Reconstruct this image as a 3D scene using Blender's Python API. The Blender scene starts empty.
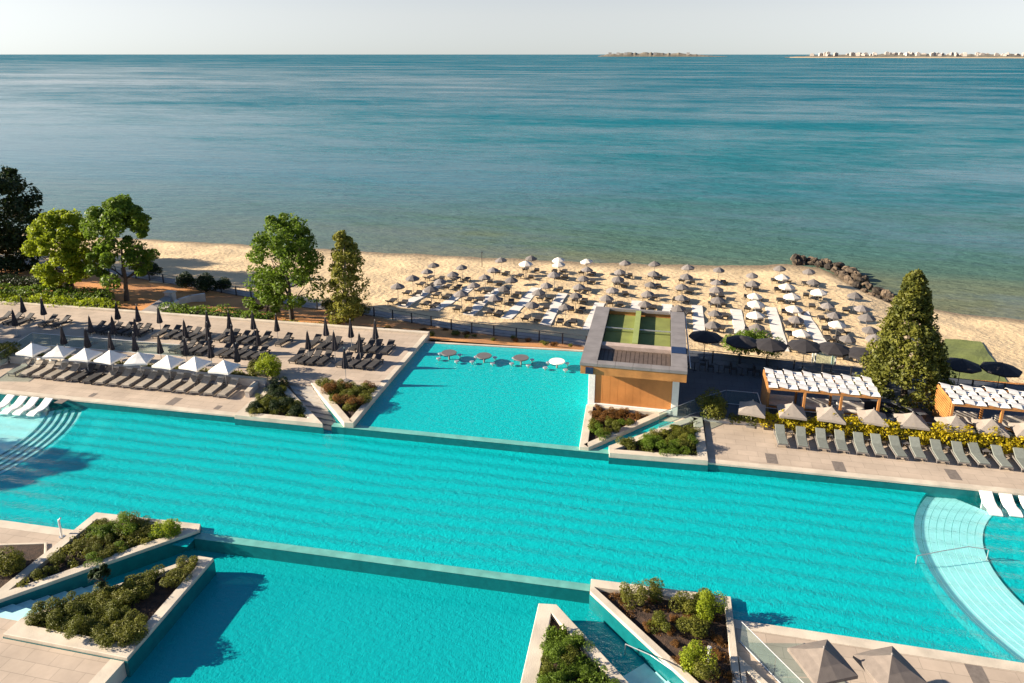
import bpy, math, random
import numpy as np
from mathutils import Vector, Matrix
random.seed(7); R = np.random.default_rng(7)
sc = bpy.context.scene
COL = sc.collection
rad = math.radians
# ------------------------------------------------------------------ camera
F, A, CX, CY, H = 717., 200., 512., 254., 24.
pitch = math.atan2(A, F); yaw = math.atan2(158, math.hypot(F, A))
cd = bpy.data.cameras.new("Camera"); cam = bpy.data.objects.new("Camera", cd); COL.objects.link(cam)
cam.location = (0, 0, H); cam.rotation_euler = (math.pi/2 - pitch, 0, yaw)
cd.sensor_width = 36; cd.lens = 36*F/1024; cd.shift_y = (CY-341.5)/1024; cd.clip_start = .5; cd.clip_end = 60000
sc.camera = cam
_M = cam.rotation_euler.to_matrix()
def at(px, py, z=0.):
    """survey helper: the real place, at height z, of a point of the photograph"""
    d = _M @ Vector(((px-CX)/F, (CY-py)/F, -1)); t = (z-H)/d.z
    return Vector((d.x*t, d.y*t, z))
def S(x, y, z=None):
    y = y + .022*x
    return (x, y) if z is None else (x, y, z)
# ------------------------------------------------------------------ light
EL, AZ = rad(21), rad(11)
sdir = Vector((math.cos(AZ)*math.cos(EL), math.sin(AZ)*math.cos(EL), -math.sin(EL)))
ld = bpy.data.lights.new("Sun", 'SUN'); ld.energy = 4.85; ld.angle = rad(.55); ld.color = (1, .87, .69)
lo = bpy.data.objects.new("Sun", ld); COL.objects.link(lo); lo.rotation_euler = sdir.to_track_quat('-Z', 'Y').to_euler()
w = bpy.data.worlds.new("World"); sc.world = w; w.use_nodes = True
nt = w.node_tree; bg = nt.nodes['Background']; sk = nt.nodes.new('ShaderNodeTexSky')
sk.sky_type = 'NISHITA'; sk.sun_disc = False; sk.sun_elevation = EL; sk.sun_rotation = math.atan2(-sdir.x, -sdir.y)
sk.altitude = 0; sk.air_density = .8; sk.dust_density = .6; sk.ozone_density = 4.0
_g = nt.nodes.new('ShaderNodeTexCoord'); _x = nt.nodes.new('ShaderNodeSeparateXYZ'); nt.links.new(_g.outputs['Generated'], _x.inputs[0])
_a = nt.nodes.new('ShaderNodeVectorMath'); _a.operation = 'ABSOLUTE'; nt.links.new(_g.outputs['Generated'], _a.inputs[0])
_ax = nt.nodes.new('ShaderNodeSeparateXYZ'); nt.links.new(_a.outputs[0], _ax.inputs[0]); _cv = nt.nodes.new('ShaderNodeCombineXYZ')
nt.links.new(_x.outputs[0], _cv.inputs[0]); nt.links.new(_x.outputs[1], _cv.inputs[1]); _of = nt.nodes.new('ShaderNodeMath'); _of.inputs[1].default_value = .045; nt.links.new(_ax.outputs[2], _of.inputs[0]); nt.links.new(_of.outputs[0], _cv.inputs[2]); nt.links.new(_cv.outputs[0], sk.inputs[0])
_r = nt.nodes.new('ShaderNodeMapRange'); _r.inputs[1].default_value = .05; _r.inputs[2].default_value = .30; _r.inputs[3].default_value = .22; _r.inputs[4].default_value = 1.0; nt.links.new(_ax.outputs[2], _r.inputs[0])
_h = nt.nodes.new('ShaderNodeHueSaturation'); nt.links.new(sk.outputs[0], _h.inputs['Color']); nt.links.new(_r.outputs[0], _h.inputs['Saturation'])
_t = nt.nodes.new('ShaderNodeMix'); _t.data_type = 'RGBA'; _t.blend_type = 'MULTIPLY'; _t.inputs[7].default_value = (1, .985, .93, 1)
_i = nt.nodes.new('ShaderNodeMath'); _i.operation = 'SUBTRACT'; _i.inputs[0].default_value = 1.22; nt.links.new(_r.outputs[0], _i.inputs[1]); nt.links.new(_i.outputs[0], _t.inputs[0])
nt.links.new(_h.outputs[0], _t.inputs[6]); nt.links.new(_t.outputs[2], bg.inputs[0]); bg.inputs[1].default_value = .058
sc.view_settings.view_transform = 'Standard'; sc.view_settings.look = 'None'; sc.view_settings.exposure = 1.52; sc.view_settings.gamma = 1
# ------------------------------------------------------------------ materials
MATS = {}
def mat(name, c, rough=.7, var=.15, scale=3., bump=0., bscale=None, metal=0., spec=.5, rnd=0., c2=None, coord='Object'):
    m = bpy.data.materials.new(name); m.use_nodes = True; t = m.node_tree; n = t.nodes; l = t.links
    b = n['Principled BSDF']; b.inputs['Roughness'].default_value = rough; b.inputs['Metallic'].default_value = metal
    b.inputs['Specular IOR Level'].default_value = spec
    tc = n.new('ShaderNodeTexCoord')
    nz = n.new('ShaderNodeTexNoise'); nz.inputs['Scale'].default_value = scale; nz.inputs['Detail'].default_value = 6
    l.new(tc.outputs[coord], nz.inputs['Vector'])
    mx = n.new('ShaderNodeMix'); mx.data_type = 'RGBA'
    c2 = c2 or tuple(max(0, k*(1-var*1.6)) for k in c)
    c1 = tuple(min(1, k*(1+var*.6)) for k in c) if c2 is None else c
    mx.inputs[6].default_value = (*c1, 1); mx.inputs[7].default_value = (*c2, 1)
    mr = n.new('ShaderNodeMapRange'); mr.inputs[1].default_value = .3; mr.inputs[2].default_value = .7
    l.new(nz.outputs[0], mr.inputs[0]); l.new(mr.outputs[0], mx.inputs[0])
    out = mx.outputs[2]
    if rnd:
        oi = n.new('ShaderNodeObjectInfo'); hs = n.new('ShaderNodeHueSaturation')
        r2 = n.new('ShaderNodeMapRange'); r2.inputs[3].default_value = 1-rnd; r2.inputs[4].default_value = 1+rnd
        l.new(oi.outputs['Random'], r2.inputs[0]); l.new(r2.outputs[0], hs.inputs['Value']); l.new(out, hs.inputs['Color']); out = hs.outputs[0]
    l.new(out, b.inputs['Base Color'])
    if bump:
        n2 = n.new('ShaderNodeTexNoise'); n2.inputs['Scale'].default_value = bscale or scale*6; n2.inputs['Detail'].default_value = 5
        l.new(tc.outputs[coord], n2.inputs['Vector'])
        bp = n.new('ShaderNodeBump'); bp.inputs['Strength'].default_value = bump; bp.inputs['Distance'].default_value = .05
        l.new(n2.outputs[0], bp.inputs['Height']); l.new(bp.outputs[0], b.inputs['Normal'])
    MATS[name] = m
    return m
def leafmat(name, c, c2, trans=.35):
    m = bpy.data.materials.new(name); m.use_nodes = True; t = m.node_tree; n = t.nodes; l = t.links
    b = n['Principled BSDF']; b.inputs['Roughness'].default_value = .55; b.inputs['Specular IOR Level'].default_value = .3
    tc = n.new('ShaderNodeTexCoord'); nz = n.new('ShaderNodeTexNoise'); nz.inputs['Scale'].default_value = .9; nz.inputs['Detail'].default_value = 8
    nz.inputs['Roughness'].default_value = .7
    l.new(tc.outputs['Object'], nz.inputs['Vector'])
    mr = n.new('ShaderNodeMapRange'); mr.inputs[1].default_value = .33; mr.inputs[2].default_value = .67; l.new(nz.outputs[0], mr.inputs[0])
    mx = n.new('ShaderNodeMix'); mx.data_type = 'RGBA'; mx.inputs[6].default_value = (*c, 1); mx.inputs[7].default_value = (*c2, 1)
    l.new(mr.outputs[0], mx.inputs[0]); l.new(mx.outputs[2], b.inputs['Base Color'])
    tr = n.new('ShaderNodeBsdfTranslucent'); ms = n.new('ShaderNodeMixShader'); ms.inputs[0].default_value = trans
    l.new(mx.outputs[2], tr.inputs[0]); l.new(b.outputs[0], ms.inputs[1]); l.new(tr.outputs[0], ms.inputs[2])
    l.new(ms.outputs[0], n['Material Output'].inputs[0])
    MATS[name] = m
    return m
def paving(name, c, c2, sx, sy, mortar, rough=.8, mw=.012):
    m = bpy.data.materials.new(name); m.use_nodes = True; t = m.node_tree; n = t.nodes; l = t.links
    b = n['Principled BSDF']; b.inputs['Roughness'].default_value = rough; b.inputs['Specular IOR Level'].default_value = .3
    tc = n.new('ShaderNodeTexCoord'); br = n.new('ShaderNodeTexBrick'); br.inputs['Scale'].default_value = 1
    br.inputs['Brick Width'].default_value = sx; br.inputs['Row Height'].default_value = sy; br.inputs['Mortar Size'].default_value = mw
    br.inputs['Color1'].default_value = (*c, 1); br.inputs['Color2'].default_value = (*c2, 1); br.inputs['Mortar'].default_value = (*mortar, 1)
    l.new(tc.outputs['Object'], br.inputs['Vector'])
    nz = n.new('ShaderNodeTexNoise'); nz.inputs['Scale'].default_value = .5; nz.inputs['Detail'].default_value = 7; nz.inputs['Roughness'].default_value = .65
    l.new(tc.outputs['Object'], nz.inputs['Vector'])
    mr = n.new('ShaderNodeMapRange'); mr.inputs[1].default_value = .3; mr.inputs[2].default_value = .7; mr.inputs[3].default_value = .78; mr.inputs[4].default_value = 1.08
    l.new(nz.outputs[0], mr.inputs[0])
    mx = n.new('ShaderNodeMix'); mx.data_type = 'RGBA'; mx.blend_type = 'MULTIPLY'; mx.inputs[0].default_value = 1
    l.new(br.outputs[0], mx.inputs[6]); l.new(mr.outputs[0], mx.inputs[7]); l.new(mx.outputs[2], b.inputs['Base Color'])
    bp = n.new('ShaderNodeBump'); bp.inputs['Strength'].default_value = .25; bp.inputs['Distance'].default_value = .02
    l.new(nz.outputs[0], bp.inputs['Height']); l.new(bp.outputs[0], b.inputs['Normal'])
    MATS[name] = m
    return m
paving('paving', (.50, .40, .31), (.45, .36, .28), 1.2, .6, (.33, .27, .21))
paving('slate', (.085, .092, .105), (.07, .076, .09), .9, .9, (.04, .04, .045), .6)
mat('coping', (.66, .57, .45), .75, .20, .9, .2, 18)
mat('inlay', (.20, .165, .14), .8, .2, 6)
mat('render', (.66, .60, .53), .8, .12, 1.6, .1, 20)
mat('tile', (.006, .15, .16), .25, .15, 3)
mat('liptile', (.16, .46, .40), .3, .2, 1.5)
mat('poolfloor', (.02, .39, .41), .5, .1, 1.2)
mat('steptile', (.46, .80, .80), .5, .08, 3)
mat('white', (.80, .78, .74), .6, .06, 4)
mat('soil', (.075, .042, .026), .95, .45, 4, .8, 14)
mat('bark_mulch', (.62, .27, .07), .95, .4, .45, .7, 9, c2=(.36, .15, .05), coord='Object')
mat('bark', (.10, .075, .055), .9, .3, 5, .6, 20)
mat('palebark', (.30, .26, .21), .9, .25, 5, .5, 20)
mat('whitefabric', (.82, .79, .74), .85, .06, 5, .1, 30)
mat('taupefabric', (.30, .255, .215), .9, .1, 5, .1, 30)
mat('greyfabric', (.19, .17, .16), .9, .15, 5, rnd=.25)
mat('darktaupe', (.20, .165, .14), .9, .12, 5, .1, 30)
mat('creamfabric', (.66, .60, .52), .9, .1, 5, rnd=.15)
mat('blackfabric', (.028, .024, .026), .8, .2, 4)
mat('closedfabric', (.05, .043, .05), .85, .25, 5, rnd=.3)
mat('mauvefabric', (.12, .085, .10), .85, .2, 5)
mat('darkmetal', (.05, .05, .055), .45, .1, 5, metal=.3)
mat('palemetal', (.62, .61, .60), .35, .08, 5, metal=.7)
mat('lounger_dark', (.04, .036, .036), .8, .2, 4, rnd=.25)
mat('lounger_brown', (.36, .31, .25), .8, .2, 4, rnd=.2)
mat('lounger_sage', (.185, .20, .175), .8, .12, 5, rnd=.12)
mat('lounger_frame', (.22, .20, .185), .5, .1, 5)
mat('cushion', (.62, .57, .50), .9, .08, 6)
mat('wood', (.54, .235, .065), .55, .25, 1.5, .15, 25)
mat('woodpanel', (.62, .25, .07), .5, .18, .9, .08, 20)
mat('parapet', (.235, .215, .21), .75, .18, 1.2, .1, 12)
mat('pinkbeam', (.48, .37, .31), .7, .15, 2)
mat('louvre', (.12, .085, .065), .6, .2, 3)
mat('greenroof', (.21, .235, .055), .85, .18, 1.1, .12, 14)
mat('greenbeam', (.28, .33, .10), .8, .1, 2)
mat('navy', (.012, .03, .085), .4, .2, 3)
mat('boardwalk', (.74, .69, .63), .8, .08, 2, .1, 10)
mat('promenade', (.34, .30, .27), .85, .2, 1.2, .15, 12)
mat('turf', (.16, .19, .045), .95, .18, 1.5, .3, 40)
mat('rock', (.125, .088, .055), .85, .5, 1.2, .9, 4, rnd=.75)
mat('concrete', (.45, .41, .36), .8, .15, 1.5, .1, 15)
mat('tabletop', (.15, .135, .13), .5, .15, 8)
mat('farland', (.20, .17, .12), .95, .3, .01)
mat('farblock', (.42, .37, .33), .9, .1, .05, rnd=.25)
leafmat('leaf_lime', (.35, .41, .02), (.19, .25, .016), .45)
leafmat('leaf_mid', (.175, .26, .022), (.085, .145, .016), .45)
leafmat('leaf_dark', (.034, .056, .012), (.016, .032, .008), .25)
leafmat('leaf_conifer', (.185, .18, .022), (.06, .075, .014), .25)
leafmat('leaf_poplar', (.30, .28, .05), (.17, .185, .026), .45)
leafmat('leaf_yellow', (.62, .47, .014), (.40, .34, .014), .45)
leafmat('leaf_olive', (.205, .20, .024), (.10, .115, .016), .35)
leafmat('leaf_rust', (.26, .11, .026), (.13, .075, .018))
leafmat('leaf_shrub', (.17, .175, .018), (.075, .095, .012), .35)
def one_sided(n, l, fr):
    g = n.new('ShaderNodeNewGeometry'); a = n.new('ShaderNodeMath'); a.operation = 'SUBTRACT'; a.inputs[0].default_value = 1; l.new(g.outputs['Backfacing'], a.inputs[1])
    m = n.new('ShaderNodeMath'); m.operation = 'MULTIPLY'; l.new(fr.outputs[0], m.inputs[0]); l.new(a.outputs[0], m.inputs[1]); return m
def glassmat():
    m = bpy.data.materials.new('glass'); m.use_nodes = True; t = m.node_tree; n = t.nodes; l = t.links
    n.remove(n['Principled BSDF'])
    tr = n.new('ShaderNodeBsdfTransparent'); tr.inputs[0].default_value = (.80, .90, .90, 1)
    gl = n.new('ShaderNodeBsdfGlossy'); gl.inputs['Roughness'].default_value = .03; fr = n.new('ShaderNodeFresnel'); fr.inputs[0].default_value = 1.5
    df = n.new('ShaderNodeBsdfDiffuse'); df.inputs[0].default_value = (.5, .55, .55, 1)
    m1 = n.new('ShaderNodeMixShader'); m1.inputs[0].default_value = .05
    ms = n.new('ShaderNodeMixShader'); l.new(one_sided(n, l, fr).outputs[0], ms.inputs[0])
    l.new(tr.outputs[0], m1.inputs[1]); l.new(df.outputs[0], m1.inputs[2])
    l.new(m1.outputs[0], ms.inputs[1]); l.new(gl.outputs[0], ms.inputs[2]); l.new(ms.outputs[0], n['Material Output'].inputs[0])
    MATS['glass'] = m
glassmat()
# ------------------------------------------------------------------ mesh builder
class MB:
    def __init__(s): s.v = []; s.f = []
    def add(s, vs, fs):
        o = len(s.v); s.v += [tuple(v) for v in vs]; s.f += [tuple(i+o for i in f) for f in fs]; return s
    def box(s, x0, x1, y0, y1, z0, z1):
        return s.add([(x0,y0,z0),(x1,y0,z0),(x1,y1,z0),(x0,y1,z0),(x0,y0,z1),(x1,y0,z1),(x1,y1,z1),(x0,y1,z1)],
                     [(3,2,1,0),(4,5,6,7),(0,1,5,4),(1,2,6,5),(2,3,7,6),(3,0,4,7)])
    def obox(s, c, d, hl, hw, z0, z1):
        """box round centre line c +- d*hl, half-width hw"""
        d = Vector((d[0], d[1])).normalized(); p = Vector((-d.y, d.x)); c = Vector((c[0], c[1]))
        q = [c-d*hl-p*hw, c+d*hl-p*hw, c+d*hl+p*hw, c-d*hl+p*hw]
        return s.prism([tuple(k) for k in q], z0, z1)
    def prism(s, pts, z0, z1):
        n = len(pts)
        ar = sum(pts[i][0]*pts[(i+1) % n][1]-pts[(i+1) % n][0]*pts[i][1] for i in range(n))
        if ar < 0: pts = pts[::-1]
        vs = [(p[0], p[1], z0) for p in pts]+[(p[0], p[1], z1) for p in pts]
        return s.add(vs, [tuple(range(n-1, -1, -1)), tuple(range(n, 2*n))]+[(i, (i+1) % n, n+(i+1) % n, n+i) for i in range(n)])
    def sheet(s, pts, z):
        n = len(pts)
        ar = sum(pts[i][0]*pts[(i+1) % n][1]-pts[(i+1) % n][0]*pts[i][1] for i in range(n))
        if ar < 0: pts = pts[::-1]
        return s.add([(p[0], p[1], z) for p in pts], [tuple(range(n))])
    def tube(s, p, q, r0, r1=None, n=8, cap=True):
        r1 = r0 if r1 is None else r1; p = Vector(p); q = Vector(q); d = (q-p).normalized()
        a = d.orthogonal().normalized(); b = d.cross(a)
        vs = [p+(a*math.cos(2*math.pi*i/n)+b*math.sin(2*math.pi*i/n))*r0 for i in range(n)]
        vs += [q+(a*math.cos(2*math.pi*i/n)+b*math.sin(2*math.pi*i/n))*r1 for i in range(n)]
        fs = [(i, (i+1) % n, n+(i+1) % n, n+i) for i in range(n)]
        if cap: fs += [tuple(range(n-1, -1, -1)), tuple(range(n, 2*n))]
        return s.add(vs, fs)
    def lathe(s, prof, n=12, c=(0, 0), rot=0.):
        vs = []; fs = []
        for r, z in prof:
            for i in range(n):
                t = 2*math.pi*i/n+rot; vs.append((c[0]+r*math.cos(t), c[1]+r*math.sin(t), z))
        for k in range(len(prof)-1):
            for i in range(n):
                j = (i+1) % n; fs.append((k*n+i, k*n+j, (k+1)*n+j, (k+1)*n+i))
        fs.append(tuple(range(n-1, -1, -1))); m = (len(prof)-1)*n; fs.append(tuple(range(m, m+n)))
        return s.add(vs, fs)
    def build(s, name, m, parent=None, smooth=False, bevel=0.):
        me = bpy.data.meshes.new(name); me.from_pydata(s.v, [], s.f)
        me.materials.append(MATS[m] if isinstance(m, str) else m)
        if smooth: me.polygons.foreach_set('use_smooth', [True]*len(me.polygons))
        me.update()
        o = bpy.data.objects.new(name, me); COL.objects.link(o)
        if bevel:
            b = o.modifiers.new('Bevel', 'BEVEL'); b.width = bevel; b.segments = 1; b.limit_method = 'ANGLE'
        if parent: o.parent = parent
        return o
def tag(o, label=None, cat=None, group=None, kind=None):
    if label: o['label'] = label
    if cat: o['category'] = cat
    if group: o['group'] = group
    if kind: o['kind'] = kind
    return o
def thing(name, label, cat, loc=(0, 0, 0), rz=0., group=None):
    o = bpy.data.objects.new(name, None); COL.objects.link(o); o.empty_display_size = .3
    o.location = loc; o.rotation_euler = (0, 0, rz)
    return tag(o, label, cat, group)
def dup(root, loc, rz=0., label=None, scale=None):
    r = root.copy(); COL.objects.link(r); r.location = loc; r.rotation_euler = (0, 0, rz)
    if label: r['label'] = label
    if scale: r.scale = (scale,)*3 if not isinstance(scale, tuple) else scale
    for ch in list(root.children):
        c = ch.copy(); COL.objects.link(c); c.parent = r
        for g in list(ch.children):
            d = g.copy(); COL.objects.link(d); d.parent = c
    return r
def place(proto, used, loc, rz, label, scale=None):
    """first call moves the prototype, later calls copy it"""
    if proto.name not in used:
        used.add(proto.name); proto.location = loc; proto.rotation_euler = (0, 0, rz); proto['label'] = label
        if scale: proto.scale = (scale,)*3 if not isinstance(scale, tuple) else scale
        return proto
    return dup(proto, loc, rz, label, scale)
USED = set()
ONES = 'first second third fourth fifth sixth seventh eighth ninth tenth eleventh twelfth thirteenth fourteenth fifteenth sixteenth seventeenth eighteenth nineteenth'.split()
def nth(i):
    if i <= 19: return ONES[i-1]
    t, o = divmod(i, 10)
    if o == 0: return ['twentieth', 'thirtieth', 'fortieth', 'fiftieth', 'sixtieth', 'seventieth', 'eightieth', 'ninetieth'][t-2]
    return ['twenty', 'thirty', 'forty', 'fifty', 'sixty', 'seventy', 'eighty', 'ninety'][t-2]+'-'+ONES[o-1]
def struct(mb, name, m, **k): return tag(mb.build(name, m, **k), kind='structure')
# ------------------------------------------------------------------ foliage
def leaves(name, m, clumps, size, parent=None, flat=.0, up=0.):
    """leaf cards scattered through ellipsoid clumps [(centre, radii, count)]"""
    cs = []; ns = []
    for c, r, n in clumps:
        u = R.normal(size=(n, 3)); u /= np.linalg.norm(u, axis=1)[:, None]
        rr = R.uniform(.35, 1, n)**.45
        p = np.array(c)+u*rr[:, None]*np.array(r)
        cs.append(p); ns.append(u)
    c = np.concatenate(cs); u = np.concatenate(ns); n = len(c)
    nrm = u*.8+R.normal(size=(n, 3))*.75+np.array([0, 0, .35+up]); nrm /= np.linalg.norm(nrm, axis=1)[:, None]
    t = np.cross(nrm, R.normal(size=(n, 3))); t /= np.linalg.norm(t, axis=1)[:, None]
    b = np.cross(nrm, t)
    s = size*R.uniform(.55, 1.35, n)[:, None]; wd = s*R.uniform(.45, .8, n)[:, None]
    bend = nrm*s*.25
    v = np.stack([c-t*s*.5-bend*.6, c+b*wd*.5, c+t*s*.5-bend*.6, c-b*wd*.5], 1).reshape(-1, 3)
    me = bpy.data.meshes.new(name); me.vertices.add(4*n); me.vertices.foreach_set('co', v.ravel())
    me.loops.add(4*n); me.loops.foreach_set('vertex_index', np.arange(4*n, dtype=np.int32))
    me.polygons.add(n); me.polygons.foreach_set('loop_start', np.arange(0, 4*n, 4, dtype=np.int32)); me.polygons.foreach_set('loop_total', np.full(n, 4, dtype=np.int32))
    me.materials.append(MATS[m]); me.update(); me.validate()
    o = bpy.data.objects.new(name, me); COL.objects.link(o)
    if parent: o.parent = parent
    return o
def limbs(mb, p, d, r, ln, depth, tips):
    q = p+d*ln; mb.tube(p, q, r, r*.68, 7, False)
    if depth == 0: tips.append(q); return
    for k in range(random.choice((2, 3))):
        a = random.uniform(0, 2*math.pi); t = d.orthogonal().normalized(); t.rotate(Matrix.Rotation(a, 3, d))
        nd = (d*.85+t*random.uniform(.45, .8)+Vector((0, 0, .12))).normalized()
        limbs(mb, q, nd, r*.62, ln*random.uniform(.62, .85), depth-1, tips)
def tree(name, label, base, h, rx, m, bark, clear=.3, ncl=46, per=110, size=.34, ry=None, shape='round', lean=(0, 0), cat='tree', group=None, low=None):
    ry = ry or rx
    t = thing(name, label, cat, base, 0, group)
    mb = MB(); tips = []
    q = Vector((0, 0, 0)); r = h*.020+.05; nseg = 5; top = h*(.55 if shape == 'round' else .85)
    for i in range(nseg):
        p2 = Vector((lean[0]*(i+1)/nseg+random.uniform(-.08, .08), lean[1]*(i+1)/nseg+random.uniform(-.08, .08), top*(i+1)/nseg))
        mb.tube(q, p2, r, r*.82, 9, False); r *= .82
        if i >= 1:
            for k in range(3):
                a = random.uniform(0, 6.28); d = Vector((math.cos(a)*rx, math.sin(a)*ry, h*.16)).normalized()
                limbs(mb, p2, d, r*.5, (rx*.42 if shape == 'round' else rx*.34*(1.05-i/nseg)), 1, tips)
        q = p2
    mb.build('trunk', bark, t, smooth=True)
    cl = []
    z0 = h*clear
    for i in range(ncl):
        zz = random.uniform(0, 1)**(.8 if shape == 'round' else 1.1)
        z = z0+(h-z0)*zz
        if shape == 'round': e = math.sqrt(max(.05, 1-(2*zz-.85)**2/1.5))
        elif shape == 'poplar': e = (.55+.45*math.sin(math.pi*min(1, zz*1.1)))*(1 if zz < .8 else 1-(zz-.8)*2.6)
        else: e = (1-zz)**.88*1.04+.07
        a = random.uniform(0, 6.283); q = random.uniform(.15, 1)**.5
        if shape == 'cone': q = random.uniform(.5, 1.12)**.5
        cx = math.cos(a)*rx*e*q*.86+lean[0]*zz; cy = math.sin(a)*ry*e*q*.86+lean[1]*zz
        k = random.uniform(.5, 1.2)*(.40+.34*e if shape == 'cone' else (.55+.5*e) if shape == 'poplar' else 1)*(rx*.26 if shape == 'round' else rx*.30 if shape == 'cone' else rx*.38)
        cl.append(((cx, cy, z-k*.5), (k, k, k*.75), int(per*random.uniform(.7, 1.3))))
    if low: cl += low
    leaves('crown', m, cl, size, t, up=.2)
    return t
SHRUB_MESH = {}
def shrub(label, loc, s, m, kind=0, rz=None, group=None, name='shrub', cat='shrub', sz=1.):
    """a leafy shrub: foliage on short stems; a few shared meshes per leaf colour"""
    key = (m, kind)
    t = thing(name, label, cat, loc, random.uniform(0, 6.28) if rz is None else rz, group)
    t.scale = (s, s, s*sz)
    if key not in SHRUB_MESH:
        cl = []
        n = 9 if kind == 0 else 6
        for i in range(n):
            a = random.uniform(0, 6.28); q = random.uniform(0, .62)
            k = random.uniform(.24, .40)
            cl.append(((math.cos(a)*q, math.sin(a)*q, random.uniform(.25, .75 if kind == 0 else 1.1)), (k, k, k*(.9 if kind == 0 else 1.2)), 400))
        f = leaves('foliage', m, cl, .072, t, up=.25)
        mb = MB()
        for c, r, n_ in cl: mb.tube((0, 0, 0), c, .03, .012, 5, False)
        st = mb.build('stem', 'bark', t)
        SHRUB_MESH[key] = (f.data, st.data)
    else:
        for nm, d in zip(('foliage', 'stem'), SHRUB_MESH[key]):
            o = bpy.data.objects.new(nm, d); COL.objects.link(o); o.parent = t
    return t
def hedge(label, p, q, wd, z, ht, m, group=None, size=.16, dens=95, name='hedge', lump=.25):
    p = Vector(p); q = Vector(q); L = (q-p).length; d = (q-p)/L; n = max(3, int(L/(wd*.55)))
    cl = []
    for i in range(n):
        c = p+d*L*(i+.5)/n
        k = 1+random.uniform(-lump, lump)
        for rr in range(2):
            off = random.uniform(-.22, .22)*wd
            cl.append(((c.x-d.y*off, c.y+d.x*off, z+ht*.5*k), (wd*.55, wd*.5, ht*.55*k), int(dens*wd*ht)))
    t = thing(name, label, 'hedge', (0, 0, 0), 0, group)
    leaves('foliage', m, cl, size, t, up=.3)
    MB().obox((p+q)/2, d, L/2-.1, wd*.16, z-.1, z+ht*.5).build('stem', 'bark', t)
    return t
# ------------------------------------------------------------------ terrain, beach, sea
ZS = -3.5
shore_x = [-400, -120, -73, -40, -8, 8, 17, 21, 25, 27.5, 32, 40, 60, 120, 400]
shore_y = [90, 92, 93, 93.3, 94.5, 96.5, 99, 98.6, 89, 85.5, 83, 82, 79, 72, 40]
prom = [(-400, 78), (-110, 72), (-80, 70.2), (-64.4, 69.1), (-56.5, 67.6), (-46.2, 65.5), (-35.4, 62.9), (-27.5, 62.1), (-16.6, 59.8), (-6.3, 58.8), (-4.6, 58.4), (1.5, 57.0), (3, 56.4), (12, 55.8), (28, 54.6), (60, 51), (400, 18)]
def prom_y(x): return float(np.interp(x, [p[0] for p in prom], [p[1] for p in prom]))
def sand_z(x, y):
    ys = float(np.interp(x, shore_x, shore_y)); y0 = prom_y(x)+1.2
    t = (y-y0)/(ys-y0)
    z = -.95+(ZS+.95)*max(0, min(1, t))
    if t > 1: z = ZS-(y-ys)*.10
    return z
def bumpy(x, y):
    return .06*math.sin(x*.9+1.3*math.sin(y*.5))+.05*math.sin(y*1.1+x*.4)+.03*math.sin(2.3*x-1.7*y)
mb = MB()
xs = list(np.linspace(-400, -112, 20))+list(np.arange(-110, 62, 1.0))+list(np.linspace(63, 400, 20)); fr = list(np.linspace(0, 1, 46))+[1.06, 1.15, 1.35, 1.7, 2.6]
for x in xs:
    ys = float(np.interp(x, shore_x, shore_y)); y0 = prom_y(x)-.6
    for f in fr:
        y = y0+(ys-y0)*f
        z = sand_z(x, y)+bumpy(x, y)*(1 if f < .93 else .25)
        mb.v.append((x, y, z))
nf = len(fr)
for i in range(len(xs)-1):
    for j in range(nf-1):
        a = i*nf+j; mb.f.append((a, a+nf, a+nf+1, a+1))
def sandmat():
    m = mat('sand', (.67, .495, .285), .95, .1, .35, 0)
    t = m.node_tree; n = t.nodes; l = t.links; b = n['Principled BSDF']
    tc = n.new('ShaderNodeTexCoord'); v = n.new('ShaderNodeTexVoronoi'); v.inputs['Scale'].default_value = 1.6
    nz = n.new('ShaderNodeTexNoise'); nz.inputs['Scale'].default_value = 2.2; nz.inputs['Detail'].default_value = 8; nz.inputs['Roughness'].default_value = .65
    l.new(tc.outputs['Object'], v.inputs[0]); l.new(tc.outputs['Object'], nz.inputs[0])
    ad = n.new('ShaderNodeMath'); ad.operation = 'MULTIPLY_ADD'; l.new(v.outputs[0], ad.inputs[0]); ad.inputs[1].default_value = .5; l.new(nz.outputs[0], ad.inputs[2])
    bp = n.new('ShaderNodeBump'); bp.inputs['Strength'].default_value = .55; bp.inputs['Distance'].default_value = .22
    l.new(ad.outputs[0], bp.inputs['Height']); l.new(bp.outputs[0], b.inputs['Normal'])
    # wet sand close to the water line (height above the sea)
    sx = n.new('ShaderNodeSeparateXYZ'); l.new(tc.outputs['Object'], sx.inputs[0])
    mr = n.new('ShaderNodeMapRange'); mr.inputs[1].default_value = ZS+.30; mr.inputs[2].default_value = ZS+.06; l.new(sx.outputs[2], mr.inputs[0])
    src = b.inputs['Base Color'].links[0].from_socket
    mx = n.new('ShaderNodeMix'); mx.data_type = 'RGBA'; mx.inputs[7].default_value = (.22, .16, .095, 1)
    l.new(mr.outputs[0], mx.inputs[0]); l.new(src, mx.inputs[6]); l.new(mx.outputs[2], b.inputs['Base Color'])
sandmat()
struct(mb, 'beach', 'sand', smooth=True)
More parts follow.
